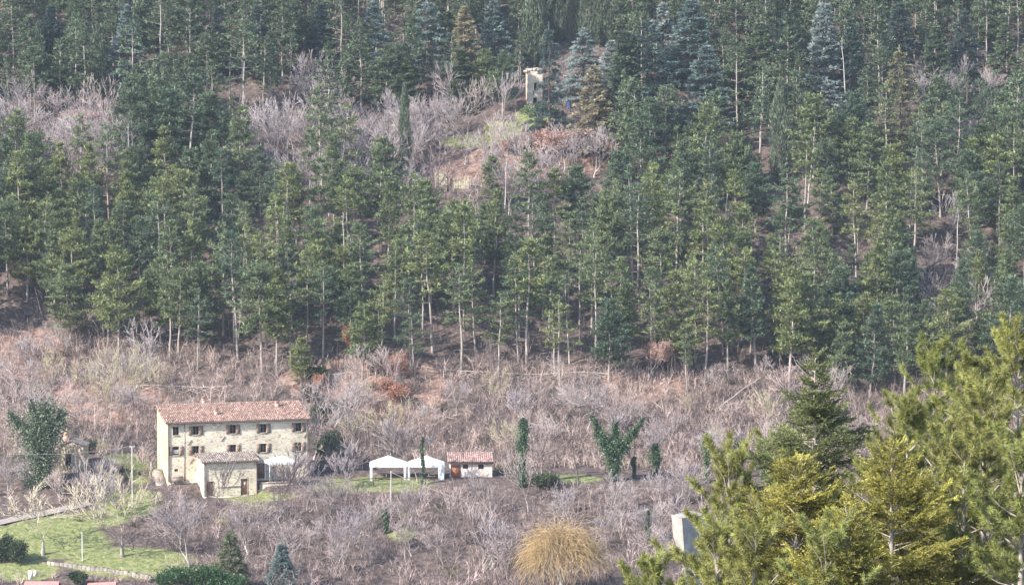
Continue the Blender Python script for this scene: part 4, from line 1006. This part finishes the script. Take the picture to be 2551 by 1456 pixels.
# ---- ivy-clad trees
def ivy(limbs, b, label, mat, n, leaf=(.15, .28), crown=None, name='ivy_tree', mtr=None):
    root = empty(name, b); tag(root, label, 'ivy-clad tree', 'trees smothered in ivy')
    n = int(n*1.5); g_ = np.random.default_rng(int(abs(b[0])*100)); tr = MB(); tot = []
    for P_ in limbs:
        P_ = np.array(P_, float); tr.tubes(P_[:-1, :3], P_[1:, :3], .16, .12, 6)
        for a, c in zip(P_[:-1], P_[1:]): tot.append((a, c, np.linalg.norm(c[:3]-a[:3])*(a[3]+c[3])))
    tr.build('trunk', mtr or M['bark_dark'], root)
    w_ = np.array([t[2] for t in tot]); pick = g_.choice(len(tot), n, p=w_/w_.sum()); A = np.array([t[0] for t in tot])[pick]; C = np.array([t[1] for t in tot])[pick]
    t = g_.random((n, 1)); Q = A*(1-t) + C*t; d = unit(g_.normal(size=(n, 3)))
    lump = .68 + .55*np.sin(Q[:, 0]*2.3 + d[:, 0]*3 + 1)*np.sin(Q[:, 2]*2.1 + d[:, 1]*3)
    rr_ = (Q[:, 3]*lump*np.abs(g_.normal(size=n)*.38+.72))[:, None]
    P_ = Q[:, :3] + d*rr_*np.array([1, 1, .85])
    l = MB(); l.blades(P_, unit(d*.7 + g_.normal(size=(n, 3))*.7 - UP*.35), g_.uniform(*leaf, n), g_.uniform(leaf[0]*.9, leaf[1]*.8, n), np.clip(1 + g_.normal(size=n)*.28, .4, 1.9)); l.build('ivy', mat, root)
    if not crown: crown = (max(2.2, P_[:, 2].max()*.42), P_[:, 2].max()*.62)
    if crown:
        t_, c_, _ = bare_mb(int(abs(b[0])*7), crown[0], spread=.8, maxlev=4); o = c_.build('crown', M['twig_grey'], root); o.location = (0, 0, crown[1]); o2 = t_.build('limbs', M['bark_grey'], root); o2.location = (0, 0, crown[1])
    return root
b = at(1530, 1198); k = b[1]/FPX
ivy([[(0,0,-.3,.45), (0,0,30*k,.9), (0,0,70*k,1.3)], [(0,0,60*k,1.2), (-28*k,0,100*k,1.15), (-42*k,.3,132*k,.7), (-58*k,.2,165*k,.25)], [(0,0,60*k,1.2), (4*k,.4,110*k,1.05), (0,.4,150*k,.45)], [(4*k,0,60*k,1.2), (32*k,0,100*k,.95), (58*k,0,135*k,.5), (72*k,0,158*k,.2)]], b, 'large V-shaped tree smothered in dark green ivy on the terrace', M['ivy'], 11000)
b = at(100, 1215); k = b[1]/FPX
ivy([[(0,0,-.3,1.0), (0,0,50*k,2.4), (5*k,0,120*k,3.6), (8*k,0,170*k,3.2), (20*k,0,205*k,1.6)], [(0,0,100*k,2.2), (-40*k,0,150*k,1.2), (-75*k,0,188*k,.4)], [(0,0,110*k,2.2), (45*k,-.3,165*k,1.5), (60*k,0,190*k,1.0)], [(-5*k,0,160*k,1.4), (-22*k,0,218*k,.4)], [(0,0,30*k,1.6), (-25*k,-.5,10*k,1.2)]], b, 'massive ivy-smothered tree beside the old outhouse', M['ivy_sage'], 13000, (.18, .34))
b = at(1300, 1212); k = b[1]/FPX
ivy([[(0,0,-.3,.5), (0,0,40*k,.75), (0,0,100*k,.65), (5*k,0,140*k,.9), (2*k,0,170*k,.5)]], b, 'ivy-clad trunk with a bare grey crown beside the tiled shed', M['ivy'], 5000, crown=(6.5, 125*k))
for px, py, top, rad, mk, lab in [(1632,1180,1098,.75,'ivy','short dark ivy-covered trunk beside the V-shaped ivy tree'), (1758,1200,1075,.55,'ivy_light','slim pale-green ivy-covered trunk on the bushy slope'), (1842,1160,1075,.85,'ivy','squat ivy-covered trunk behind the near pines'), (1905,1190,1110,.9,'ivy','rounded ivy-covered trunk next to the near fir'), (1578,1190,1135,.25,'ivy','tiny ivy-wrapped stub beside the V-shaped ivy tree'), (1612,1370,1270,.35,'ivy','thin ivy-wrapped stem in the brush above the concrete wall'), (1052,1210,1085,.17,'ivy','thin ivy-wrapped stem standing in front of the gazebos'), (960,1330,1255,.35,'ivy','low ivy-wrapped stem in the brush below the gazebos'), (985,285,190,.7,'ivy','dark ivy-covered trunk in the upper forest near the thin cypress')]:
    b = at(px, py); k = b[1]/FPX; h_ = (py-top)*k
    ivy([[(0,0,-.3,rad*.7), (.1,0,h_*.4,rad), (-.1,0,h_*.75,rad*1.1), (.1,0,h_-rad*.6,rad*.7)]], b, lab, M[mk], int(2600*rad+600))

# ---- evergreen bushes
def bush(px, py, w_, h_, mat, label, n=5200, name='evergreen_bush', leaf=(.18, .34), y=None, drop=0.0):
    b = at(px, py) if y is None else pt(px, py, y)
    k = b[1]/FPX; W_, H_ = w_*k, h_*k
    root = empty(name, b); tag(root, label, 'bush', 'evergreen bushes')
    g_ = np.random.default_rng(int(px+py)); nl_ = 9
    ce = np.stack([g_.uniform(-.36, .36, nl_)*W_, g_.uniform(-.3, .3, nl_)*W_, g_.uniform(.30, .72, nl_)*H_], 1); rs = g_.uniform(.20, .32, nl_)
    st_ = MB(); st_.tubes(np.repeat([[0, 0, -.4-drop]], nl_, 0), ce, .06, .03, 5); st_.build('stem', M['bark_dark'], root)
    kk = g_.integers(0, nl_, n); d = unit(g_.normal(size=(n, 3))); P_ = ce[kk] + d*(rs[kk]*g_.uniform(.5, 1.15, n)*(.8+.35*np.sin(d[:, 0]*7+kk)*np.sin(d[:, 2]*6+2*kk)))[:, None]*np.array([W_, W_, H_*1.15])
    P_[:, 2] = np.maximum(P_[:, 2], .02)
    l = MB(); l.blades(P_, unit(d*.8 + UP*.35 + g_.normal(size=(n, 3))*.55), g_.uniform(*leaf, n), g_.uniform(leaf[0]*.5, leaf[1]*.6, n), np.clip(1 + g_.normal(size=n)*.25, .4, 1.8)); l.build('foliage', mat, root)
for px, py, w_, h_, lab in [(800,1062,45,60,'dark evergreen bush beside the farmhouse roof end'), (835,1150,90,85,'dark leafy mass added for the deep shadow beside the farmhouse end wall'), (772,1004,40,40,'green bush showing above the end of the farmhouse roof'), (790,960,50,55,'green bush below the pines behind the farmhouse'),  # leafy mass by the end wall is added to stand for deep shadow
                         (215,1130,50,36,'dark bush pressed against the outhouse wall'), (1360,1215,90,40,'dark evergreen bush under the ivy-clad trunk'), (2365,290,95,45,'rounded dark evergreen in the bare patch of the upper slope'), (790,300,70,80,'round dark evergreen in the bare patch of the upper forest'), (1330,395,55,45,'dark low bush in the hillside clearing'), (1340,290,75,36,'yellow-green bush below the ruined tower')]:
    bush(px, py, w_, h_, M['ivy_light'] if 'yellow' in lab else M['evergreen'], lab)
bush(22, 1402, 80, 72, M['evergreen'], 'clipped dark hedge bush at the edge of the lawn', 8000, 'hedge_bush')
bush(470, 1466, 190, 62, M['laurel'], 'glossy dark green laurel bush at the bottom edge', 12000, 'laurel_bush', y=381.5, drop=2)
bush(560, 1472, 90, 50, M['laurel'], 'smaller laurel bush at the foot of the drooping conifer', 6000, 'laurel_bush', y=380.0, drop=2)
bush(190, 1452, 46, 34, M['evergreen'], 'grey-green low bush between the two coral awnings', 3000, y=386.0, drop=1)
bush(100, 1466, 50, 20, M['laurel'], 'tiny dark shrub beside the white boards', 1500, y=386.0, drop=1)
for ax, ay_, hp, wp, mk, look in [(575,1318,170,150,'cedar_gold2','drooping olive-green cedar at the bottom edge'), (702,1352,140,140,'cedar_blue','blue-grey cedar at the bottom edge beside the drooping olive one')]:
    if mk == 'cedar_gold2': M[mk] = leafmat('olive_cedar_needles', (.13, .16, .085), (.14, .165, .09))
    y = 383.0; base = pt(ax, ay_ + hp, y); k = y/FPX
    t_, c_ = cone_mb(int(ax), hp*k, wp*k/2, low=.02, up=.02, droop=.28, clump=8, tips=1.5, wh=.42, bw=.09)
    root, _ = make_tree('cedar_tree', t_, c_, M['bark_dark'], M[mk]); root.location = base; tag(root, look, 'cedar', 'conifers at the bottom edge')
    ex = MB(); ex.tubes([(0,0,-3)], [(0,0,-.55)], .3, .27, 7); ex.build('trunk_base', M['bark_dark'], root)

# ---- golden willow
y = 380.0; b = pt(1398, 1470, y); k = y/FPX
wl_ = empty('willow_tree', b); tag(wl_, 'round golden-orange weeping willow among grey brush', 'willow')
g_ = np.random.default_rng(9); tr = MB(); cr = MB()
Hh, Wd = 150*k, 108*k
for q in range(7):
    a = q*2*pi/7; tr.tubes([(0,0,Hh*.1)], [(cos(a)*Wd*.4, sin(a)*Wd*.4, Hh*.72)], .15, .05, 6)
tr.tubes([(0,0,-3)], [(0,0,Hh*.3)], .3, .2, 8); tr.build('trunk', M['bark_grey'], wl_)
n = 1500; a = g_.uniform(0, 2*pi, n); rad = np.sqrt(g_.uniform(.02, 1, n)); sx = Wd*rad*(.74+.13*np.sin(3*a+1)+.09*np.sin(5*a))
top_ = np.stack([np.cos(a)*sx, np.sin(a)*sx, Hh*(.95 - .45*rad**2.0 + .07*np.sin(a*4+rad*5)) + g_.normal(size=n)*.45], 1)
d = unit(np.stack([np.cos(a)*.55, np.sin(a)*.55, .55*(1-rad)+.15], 1) + g_.normal(size=(n, 3))*.45); Pq = top_; L = g_.uniform(.25, .75, n)
for s_ in range(6):
    Q = Pq + d*L[:, None]; cr.tubes(Pq, Q, .026-.002*s_, .024-.002*s_, 3, np.clip(1.05 + g_.normal(size=n)*.2, .5, 1.6)); Pq = Q; d = unit(d - UP*.36 + g_.normal(size=(n, 3))*.24)
cr.build('crown', M['willow'], wl_)

# ---- brush and undergrowth: nobody could count it
def brush(name, label, n, sampler, mat, hlo, hhi, stems, seed, spread=.45, w_=.055, twig=4):
    g_ = np.random.default_rng(seed); XY = sampler(g_, n); n = len(XY)
    base = np.concatenate([XY, hgt(XY[:, 0], XY[:, 1])[:, None] - .1], 1); hh = g_.uniform(hlo, hhi, n)*(.6+.8*g_.random(n)**2)
    ti = np.clip(1 + g_.normal(size=n)*.36, .35, 1.9)
    B = np.repeat(base, stems, 0); Hs = np.repeat(hh, stems)*g_.uniform(.55, 1.1, n*stems); T = np.repeat(ti, stems)*np.clip(1+g_.normal(size=n*stems)*.2, .5, 1.6)
    B = B + g_.normal(size=B.shape)*np.array([.25, .25, 0]); D_ = unit(UP + g_.normal(size=B.shape)*np.array([spread, spread, .1]))
    m = MB(); m.blades(B, D_, Hs, w_, T, wide=.3)
    for _ in range(twig):
        f = g_.uniform(.3, .95, len(B))[:, None]; m.blades(B + D_*Hs[:, None]*f, unit(D_ + g_.normal(size=B.shape)*.75), Hs*g_.uniform(.25, .5, len(B)), w_*.7, T*g_.uniform(.8, 1.25, len(B)), wide=.3)
    o = m.build(name, mat); tag(o, label, kind='stuff'); return o
def in_view(test, ylo, yhi):
    def f(g_, n):
        y = g_.uniform(ylo, yhi, n*4); x = g_.uniform(-1, 1, n*4)*(.163*y + 14); q = project(np.stack([x, y, hgt(x, y)], 1))
        ok = test(q[:, 0], q[:, 1]); return np.stack([x, y], 1)[ok][:n]
    return f
def open_ground(px, py):
    bad = np.zeros(len(px), bool)
    for a, b_, c, d in [(600,1150,200,60), (575,1250,110,45), (1020,1180,130,26), (1175,1185,75,26), (180,1150,45,30), (310,1140,45,14), (110,1345,150,45), (330,1400,130,40), (840,1210,60,16), (960,1205,110,14), (640,1240,110,14), (1430,1192,75,9), (40,1295,140,18), (150,1272,90,14), (250,1415,150,14)]:
        bad |= ((px-a)/c)**2 + ((py-b_)/d)**2 < 1
    return ~bad
brush('brushwood', 'tangled dry pinkish brush covering the slope below the pines', 2300, in_view(lambda a, b_: (b_ > forest_edge(a)-40) & (b_ < 1235) & open_ground(a, b_), 430, 470), M['brush'], 1.2, 3.0, 11, 1, spread=.38)
brush('brushwood', 'taller reddish-brown saplings scattered over the slope below the pines', 900, in_view(lambda a, b_: (b_ > forest_edge(a)-30) & (b_ < 1190) & open_ground(a, b_), 430, 470), leafmat('reddish_saplings', (.315, .235, .21), (.315, .235, .21), trans=0), 2.6, 5.0, 5, 11, spread=.22, w_=.06, twig=7)
brush('brushwood', 'tall mauve-brown saplings over the valley thicket', 800, in_view(lambda a, b_: (b_ > 1245) & (a > 420) & open_ground(a, b_), 366, 415), leafmat('mauve_saplings', (.29, .225, .215), (.29, .225, .215), trans=0), 2.4, 4.6, 5, 12, spread=.25, w_=.06, twig=7)
brush('brushwood', 'grey thicket of bare shrubs along the bottom of the valley', 2100, in_view(lambda a, b_: (b_ > 1215) & (a > 380) & open_ground(a, b_), 366, 417), M['brush_dark'], 1.1, 2.6, 12, 2)
brush('brushwood', 'pale dry brush around the lawn and outhouse', 700, in_view(lambda a, b_: (a < 420) & (b_ > 1150) & open_ground(a, b_) & ((b_ < 1300) | (b_ > 1420)), 340, 436), M['brush'], .8, 2.0, 12, 3)
brush('brambles', 'low dark olive-brown bramble patches on the open slopes', 620, in_view(lambda a, b_: (b_ > forest_edge(a)-20) & open_ground(a, b_) & (np.sin(a*.021+b_*.033)+np.sin(a*.047-b_*.05+1) > .75), 368, 470), leafmat('bramble_leaves', (.135, .125, .075), (.135, .125, .075), trans=.1), .6, 1.5, 16, 21, spread=.8, w_=.10)
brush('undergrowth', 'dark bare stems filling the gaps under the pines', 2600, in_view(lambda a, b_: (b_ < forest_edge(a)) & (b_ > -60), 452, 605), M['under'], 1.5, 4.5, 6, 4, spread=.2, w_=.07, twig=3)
brush('undergrowth', 'pinkish grey scrub in the hillside clearings', 1500, in_view(lambda a, b_: np.logical_or.reduce([((a-e)/g)**2 + ((b_-f)/h)**2 < 1 for e, f, g, h in [(150,415,195,95), (690,430,100,110), (1190,450,340,110), (2400,310,170,90), (2350,760,80,160), (800,330,120,60)]]), 470, 600), M['brush_dark'], .9, 2.2, 10, 5)
brush('dry_leaves', 'rusty leafy scrub along the lower forest edge', 420, in_view(lambda a, b_: np.logical_or.reduce([((a-e)/g)**2 + ((b_-f)/h)**2 < 1 for e, f, g, h in [(960,965,150,45), (1010,1010,60,45), (790,960,70,25), (1330,400,60,30), (1450,390,60,25), (340,520,25,30), (60,870,80,40)]]), 440, 600), M['oakleaf'], .5, 1.2, 12, 6, spread=.8, w_=.12)
brush('grass', 'short rough grass on the lawn and terrace', 5200, in_view(lambda a, b_: np.logical_or.reduce([((a-e)/g)**2 + ((b_-f)/h)**2 < 1 for e, f, g, h in [(110,1345,180,55), (330,1400,180,45), (310,1142,60,16), (840,1210,70,20), (960,1205,130,22), (640,1236,110,14), (1420,1191,90,12), (1250,325,50,26), (1170,352,80,16)]]), 380, 560), leafmat('grass_blades', (.20, .235, .09), (.20, .235, .09), trans=.3), .12, .28, 8, 7, spread=.7, w_=.04, twig=1)

# ---- the near conifers, seen from above on the camera's own hillside
def near_pine(seed, Ht, depth, r_a, r_b, rmax, needles=84):
    global RNG
    keep = RNG; RNG = np.random.default_rng(seed); r = RNG; tr = MB(); br = MB(); P_, D_, T_ = [], [], []
    tr.tubes([(0,0,-1), (0,0,Ht*.5), (0,0,Ht-3)], [(0,0,Ht*.5), (0,0,Ht-3), (.05,0,Ht-.15)], [.24,.15,.06], [.15,.06,.02], 8)
    def tuft(p, d, sc=1.0, tt=1.0):
        P_.append(p[None] - d*(r.random((needles, 1))*.30*sc)); v = unit(r.normal(size=(needles, 3))); D_.append(unit(d*r.uniform(.25, 1.2, (needles, 1)) + v*.75)); T_.append(np.clip(tt*r.choice([.65, .9, 1.1, 1.35]) + r.normal(size=needles)*.18, .3, 2.0))
    z = Ht
    tuft(np.array([.05,0,Ht+.05]), UP, 1.2, 1.2); tuft(np.array([.05,0,Ht-.2]), UP, 1.2, 1.1)
    while z > Ht-depth:
        z -= .46*r.uniform(.7, 1.3); dp = Ht-z; ln0 = min(rmax, r_a + r_b*dp); nb = int(r.integers(5, 8)); a0 = r.uniform(0, 6.28)
        for b_ in range(nb):
            if r.random() < .12: continue
            az = a0 + b_*2*pi/nb + r.normal()*.3; ln = ln0*r.choice([.45, .8, 1.1, 1.35])*r.uniform(.85, 1.15); el = R(max(6, 55-8*dp) + r.normal()*10)
            d = np.array([cos(az)*cos(el), sin(az)*cos(el), sin(el)]); sd = np.array([-sin(az), cos(az), 0]); p = np.array([0, 0, z])
            ns = max(2, int(ln/.27)); q = p; prev = p
            for s_ in range(1, ns+1):
                t = s_/ns; q = p + d*ln*t + UP*ln*.25*t*t + r.normal(size=3)*.03; br.tubes([prev], [q], .026*(1-t*.75)+.004, .026*(1-(t+1/ns)*.7)+.004, 5); prev = q
                if t > .2:
                    for sg_ in (-1, 1):
                        if r.random() < .25: continue
                        l2 = r.uniform(.20, .62)*min(1, .4 + ln*(1-t)*.8); d2 = unit(d*.7 + sd*sg_*r.uniform(.3, 1.1) + UP*r.uniform(.1, .9)); e = q + d2*l2
                        br.tubes([q], [e], .010, .007, 3); tuft(e, d2, 1.1, .90 + .2*t)
                        if r.random() < .5: tuft(q + d2*l2*.5 + UP*.12, unit(d2 + UP*.6), .9, .78)
            tuft(q, unit(d + UP*.6), 1.3, 1.15)
    P_ = np.concatenate(P_); D_ = np.concatenate(D_); cr = MB(); cr.blades(P_, D_, r.uniform(.13, .22, len(P_)), .0145, np.concatenate(T_), wide=.35)
    RNG = keep; return tr, br, cr
def near_fir(seed, Ht, depth, r_a, r_b, rmax, wh=.34, lift=30, nl=1.0):
    global RNG
    keep = RNG; RNG = np.random.default_rng(seed); r = RNG; tr = MB(); br = MB(); A_, B_, T_ = [], [], []
    tr.tubes([(0,0,-1), (0,0,Ht*.5), (0,0,Ht-3)], [(0,0,Ht*.5), (0,0,Ht-3), (0,0,Ht)], [.28,.18,.075], [.18,.075,.015], 8)
    z = Ht-.1
    A_.append([(0,0,Ht-.4)]); B_.append([(0,0,Ht+.1)]); T_.append([1.2])
    while z > Ht-depth:
        dp = Ht-z; ln0 = min(rmax, r_a + r_b*dp); nb = int(r.integers(5, 9)) + (3 if dp < 2.2 else 0); a0 = r.uniform(0, 6.28)
        for b_ in range(nb):
            if r.random() < .15: continue
            az = a0 + b_*2*pi/nb + r.normal()*.3; ln = ln0*r.uniform(.45, 1.3); el = R(lift - 6*min(dp, 6) + r.normal()*12)
            d = np.array([cos(az)*cos(el), sin(az)*cos(el), sin(el)]); sd = np.array([-sin(az), cos(az), 0]); p = np.array([0, 0, z + r.normal()*.12])
            sd = unit(sd + UP*r.normal()*.35)
            br.tubes([p], [p + d*ln*.95 + UP*.06*ln], .022, .007, 5)
            ns = max(3, int(ln/.17)); tb = 1 + r.normal()*.22
            for s_ in range(ns):
                t = (s_+.8)/ns; q = p + d*ln*t + UP*.10*ln*t*t
                A_.append([q]); B_.append([q + d*ln/ns]); T_.append([tb*(.8+.3*t)])
                for sg_ in (-1, 1):
                    if t < .12 and ln > .8: continue
                    l2 = min(.8, (ln*(1-t)*.55 + .14))*r.uniform(.6, 1.2); d2 = unit(d*.75 + sd*sg_*.8 + UP*r.normal()*.22 + r.normal(size=3)*.12); e = q + d2*l2
                    A_.append([q]); B_.append([e]); T_.append([tb*(.75+.4*t)])
                    for f in np.arange(.3, .95, .2):
                        if l2 < .22: break
                        g0 = q + d2*l2*f; s2 = 1 if r.random() < .5 else -1
                        A_.append([g0]); B_.append([g0 + unit(d*.8 + sd*s2*.5*r.random() + d2*.4 + UP*r.normal()*.3)*l2*.48]); T_.append([tb*(.8+.45*t)])
        z -= wh*r.uniform(.7, 1.3)
    A_ = np.concatenate(A_); B_ = np.concatenate(B_); T_ = np.concatenate(T_); v = B_-A_; L = np.linalg.norm(v, axis=1)
    cnt = np.maximum(4, (L/.0125).astype(int)); ii = np.repeat(np.arange(len(A_)), cnt); t = r.random(len(ii))[:, None]
    dd = unit(v)[ii]; side = unit(np.cross(dd, UP)+1e-6); ph = r.uniform(-.5, pi+.5, len(ii))[:, None]
    ndir = unit(dd*.8 + side*np.cos(ph) + UP*np.maximum(np.sin(ph), -.2)*.8)
    cr = MB(); cr.blades(A_[ii] + v[ii]*t, ndir, r.uniform(.05, .085, len(ii))*nl, .026*nl, np.clip(T_[ii] + r.normal(size=len(ii))*.16, .4, 1.9), wide=.5)
    RNG = keep; return tr, br, cr
NEAR = {}
def near_tree(name, parts, ax, ay_, y, Ht, mats, label, cat, rz=0.0):
    tip = pt(ax, ay_, y)
    if isinstance(parts, str):                       # a copy of an earlier near tree, scaled a little
        src, ks, h0 = NEAR[parts]; s_ = Ht/h0; root = src.copy(); COL.objects.link(root); root.location = tip - UP*Ht; root.rotation_euler = (0, 0, rz); root.scale = (s_*1.08, s_*1.08, s_)
        for c in ks:
            d = c.copy(); COL.objects.link(d); d.parent = root
        root['label'] = label; return
    root = empty(name, tip - UP*Ht, rz); tag(root, label, cat, 'near conifers below the viewpoint')
    parts[0].tubes([(0, 0, -14)], [(0, 0, -.98)], .32, .25, 8)
    NEAR[label] = (root, [parts[0].build('trunk', mats[0], root), parts[1].build('limbs', mats[1], root), parts[2].build('crown', mats[2], root)], Ht)
MP = (M['bark_pine'], M['bark_pine'], M['pine_near']); MF = (M['bark_pine'], M['bark_pine'], M['fir_dark']); MG = (M['bark_pine'], M['bark_pine'], M['fir_gold'])
near_tree('fir_tree', near_fir(61, 18, 8.2, .22, .46, 1.75, wh=.29), 2030, 888, 100.0, 18, MF, 'dark green fir with a single pointed tip rising above its neighbours', 'fir')
G1 = 'golden-green fir low between the dark fir and the near pines'
near_tree('fir_tree', near_fir(62, 14, 5.6, .45, .50, 2.7, lift=38), 2222, 1120, 92.0, 14, MG, G1, 'fir', 1.0)
near_tree('fir_tree', G1, 1985, 1160, 95.0, 14.2, MG, 'bushy golden fir in front of the pointed dark fir', 'fir', 2.2)
near_tree('fir_tree', G1, 2110, 1290, 89.0, 13.5, MG, 'lowest golden fir at the bottom edge among the near pines', 'fir', 4.1)
P1 = 'tallest near pine with long needle tufts at the picture edge'; P2 = 'near pine with tufted open top beside the pointed fir'; P3 = 'near pine with pale leader partly hiding the concrete wall'
near_tree('pine_tree', near_pine(64, 18, 7.0, .5, .48, 2.7), 2535, 845, 104.0, 18, MP, P1, 'pine tree')
near_tree('pine_tree', near_pine(65, 17, 7.0, .5, .34, 2.2), 2328, 868, 108.0, 17, MP, P2, 'pine tree', .7)
near_tree('pine_tree', near_pine(66, 14, 5.0, .6, .42, 1.75), 1818, 1140, 98.0, 14, MP, P3, 'pine tree', 2.0)
for src, ax, ay_, y, h_, rz, lab in [(P2, 1962, 1092, 104.0, 16, 3.0, 'near pine behind the bushy golden fir'), (P1, 2452, 975, 97.0, 17, 4.0, 'near pine just below and before the tallest one'), (P3, 2545, 1120, 91.0, 14.5, 1.4, 'dense near pine in the bottom corner'), (P3, 2400, 1110, 95.0, 14, 5.2, 'near pine between the golden fir and the corner pines'), (P2, 2262, 1000, 106.0, 16.5, 2.5, 'near pine filling the space behind the golden-green fir'), (P3, 1880, 1330, 90.0, 13.4, 3.6, 'low near pine before the pale-leader pine'), (P3, 1785, 1325, 93.0, 13.2, .9, 'low near pine covering the shaded side of the concrete wall'), (P3, 2060, 1340, 88.0, 13.2, 1.9, 'low near pine at the bottom edge under the golden firs'), (P2, 2420, 905, 110.0, 17.5, 5.5, 'near pine rising between the tufted one and the tallest one')]:
    near_tree('pine_tree', src, ax, ay_, y, h_, MP, lab, 'pine tree', rz)
near_tree('pine_tree', near_pine(69, 10, 2.2, .3, .45, 1.0), 1622, 1398, 92.0, 10, MP, 'small young pine tip beside the concrete wall at the bottom edge', 'pine tree', 5.0)

# ------------------------------------------------------------------ labels: look + nearest landmarks
LM = [('farmhouse roof',585,1010), ('white gazebos',1010,1150), ('tiled shed',1175,1150), ('ruined tower',1328,215), ('ruined stone wall',1105,455), ('very thin cypress',1008,330), ('dark broad cypress',1945,330), ('cypress row',1450,40), ('tan bronze cedar',1160,110), ('white-silver cedar',2060,250), ('golden-tinged cedar',2240,230), ('pointed near fir',2030,930), ('orange oak',868,855), ('pale pink oak',1612,905), ('big ivy mass',100,1080), ('V-shaped ivy tree',1530,1110), ('looped dead stem',1306,640), ('pink thicket',170,330), ('top corner by the frosted cedar side',-900,-900),
      ('lone pale tree',590,570), ('grey-blue cedar',318,80), ('frosted cedar',930,70), ('blue-black cedar',1620,190), ('lawn trees',205,1300), ('golden willow',1400,1390), ('concrete wall',1700,1370), ('tufted near pine',2330,880), ('many-stemmed cypress',2408,260), ('blue barrel',1407,267), ('upper bare hollow',700,420), ('hillside clearing',1250,360), ('dark bare gully',2350,740)]
LM = [l for l in LM if l[1] > -500]
def lab1(look, noun, px, py, want=2):
    ds = sorted(LM, key=lambda l: math.hypot(l[1]-px, l[2]-py)); a = ds[0]; dx, dy = px-a[1], py-a[2]; di = math.hypot(dx, dy)
    rel = ('above' if dy < 0 else 'below') if abs(dy) > abs(dx)*.8 else 'beside'
    if di < 70: rel = 'close ' + rel if rel == 'beside' else 'just ' + rel
    elif di > 190: rel = 'well ' + rel if rel != 'beside' else 'far from'
    b_ = ds[1]
    for q in ds[1:6]:
        v = ((q[1]-px)*(a[1]-px) + (q[2]-py)*(a[2]-py))/max(1, math.hypot(q[1]-px, q[2]-py)*di)
        if v < .3: b_ = q; break
    s_ = f'{look} {noun} {rel} the {a[0]}, towards the {b_[0]}'
    return s_ if len(s_.replace('-', '-').split()) <= 14 else f'{look} {noun} {rel} the {a[0]}, towards {b_[0]}'
by = {}
for e in REG: e.append(lab1(*e[1:5])); by.setdefault(e[5], []).append(e)
for t, es in by.items():
    if len(es) == 1: es[0][0]['label'] = t[0].upper()+t[1:] if False else t; continue
    es.sort(key=lambda e: e[3]); n = len(es)
    horiz = es[-1][3]-es[0][3] > abs(max(e[4] for e in es)-min(e[4] for e in es))
    if not horiz: es.sort(key=lambda e: e[4])
    words_ = (['left one', 'right one'] if horiz else ['higher one', 'lower one']) if n == 2 else (['leftmost', 'middle', 'rightmost'] if horiz else ['highest', 'middle', 'lowest'])
    for i, e in enumerate(es):
        if len(t.split()) > 14: t = t.replace(', towards the ', ', towards ').replace(' the ', ' ', 1)
        e[0]['label'] = (words_[i] + ', ' + t) if n <= 3 else (words_[0] if i == 0 else words_[-1] if i == n-1 else 'inner') + ', ' + t
print('labels', len(REG), 'shared', sum(len(v) for v in by.values() if len(v) > 3))

# ------------------------------------------------------------------ the air between camera and hillside
hz, nt, nl, p = newmat('thin_haze'); nt.remove(p)
pv = nt.new('ShaderNodeVolumePrincipled'); pv.inputs['Color'].default_value = (.72, .85, 1.0, 1); pv.inputs['Density'].default_value = .00012; pv.inputs['Anisotropy'].default_value = .2
nl.new(pv.outputs[0], nt['Material Output'].inputs['Volume'])
zz = np.concatenate([Z.ravel()])
m = MB(); m.box(-460, 460, -150, 910, float(zz.min())-1, float(zz.max())+25)
tag(m.build('haze', hz), 'thin bluish air haze over the valley', kind='stuff')
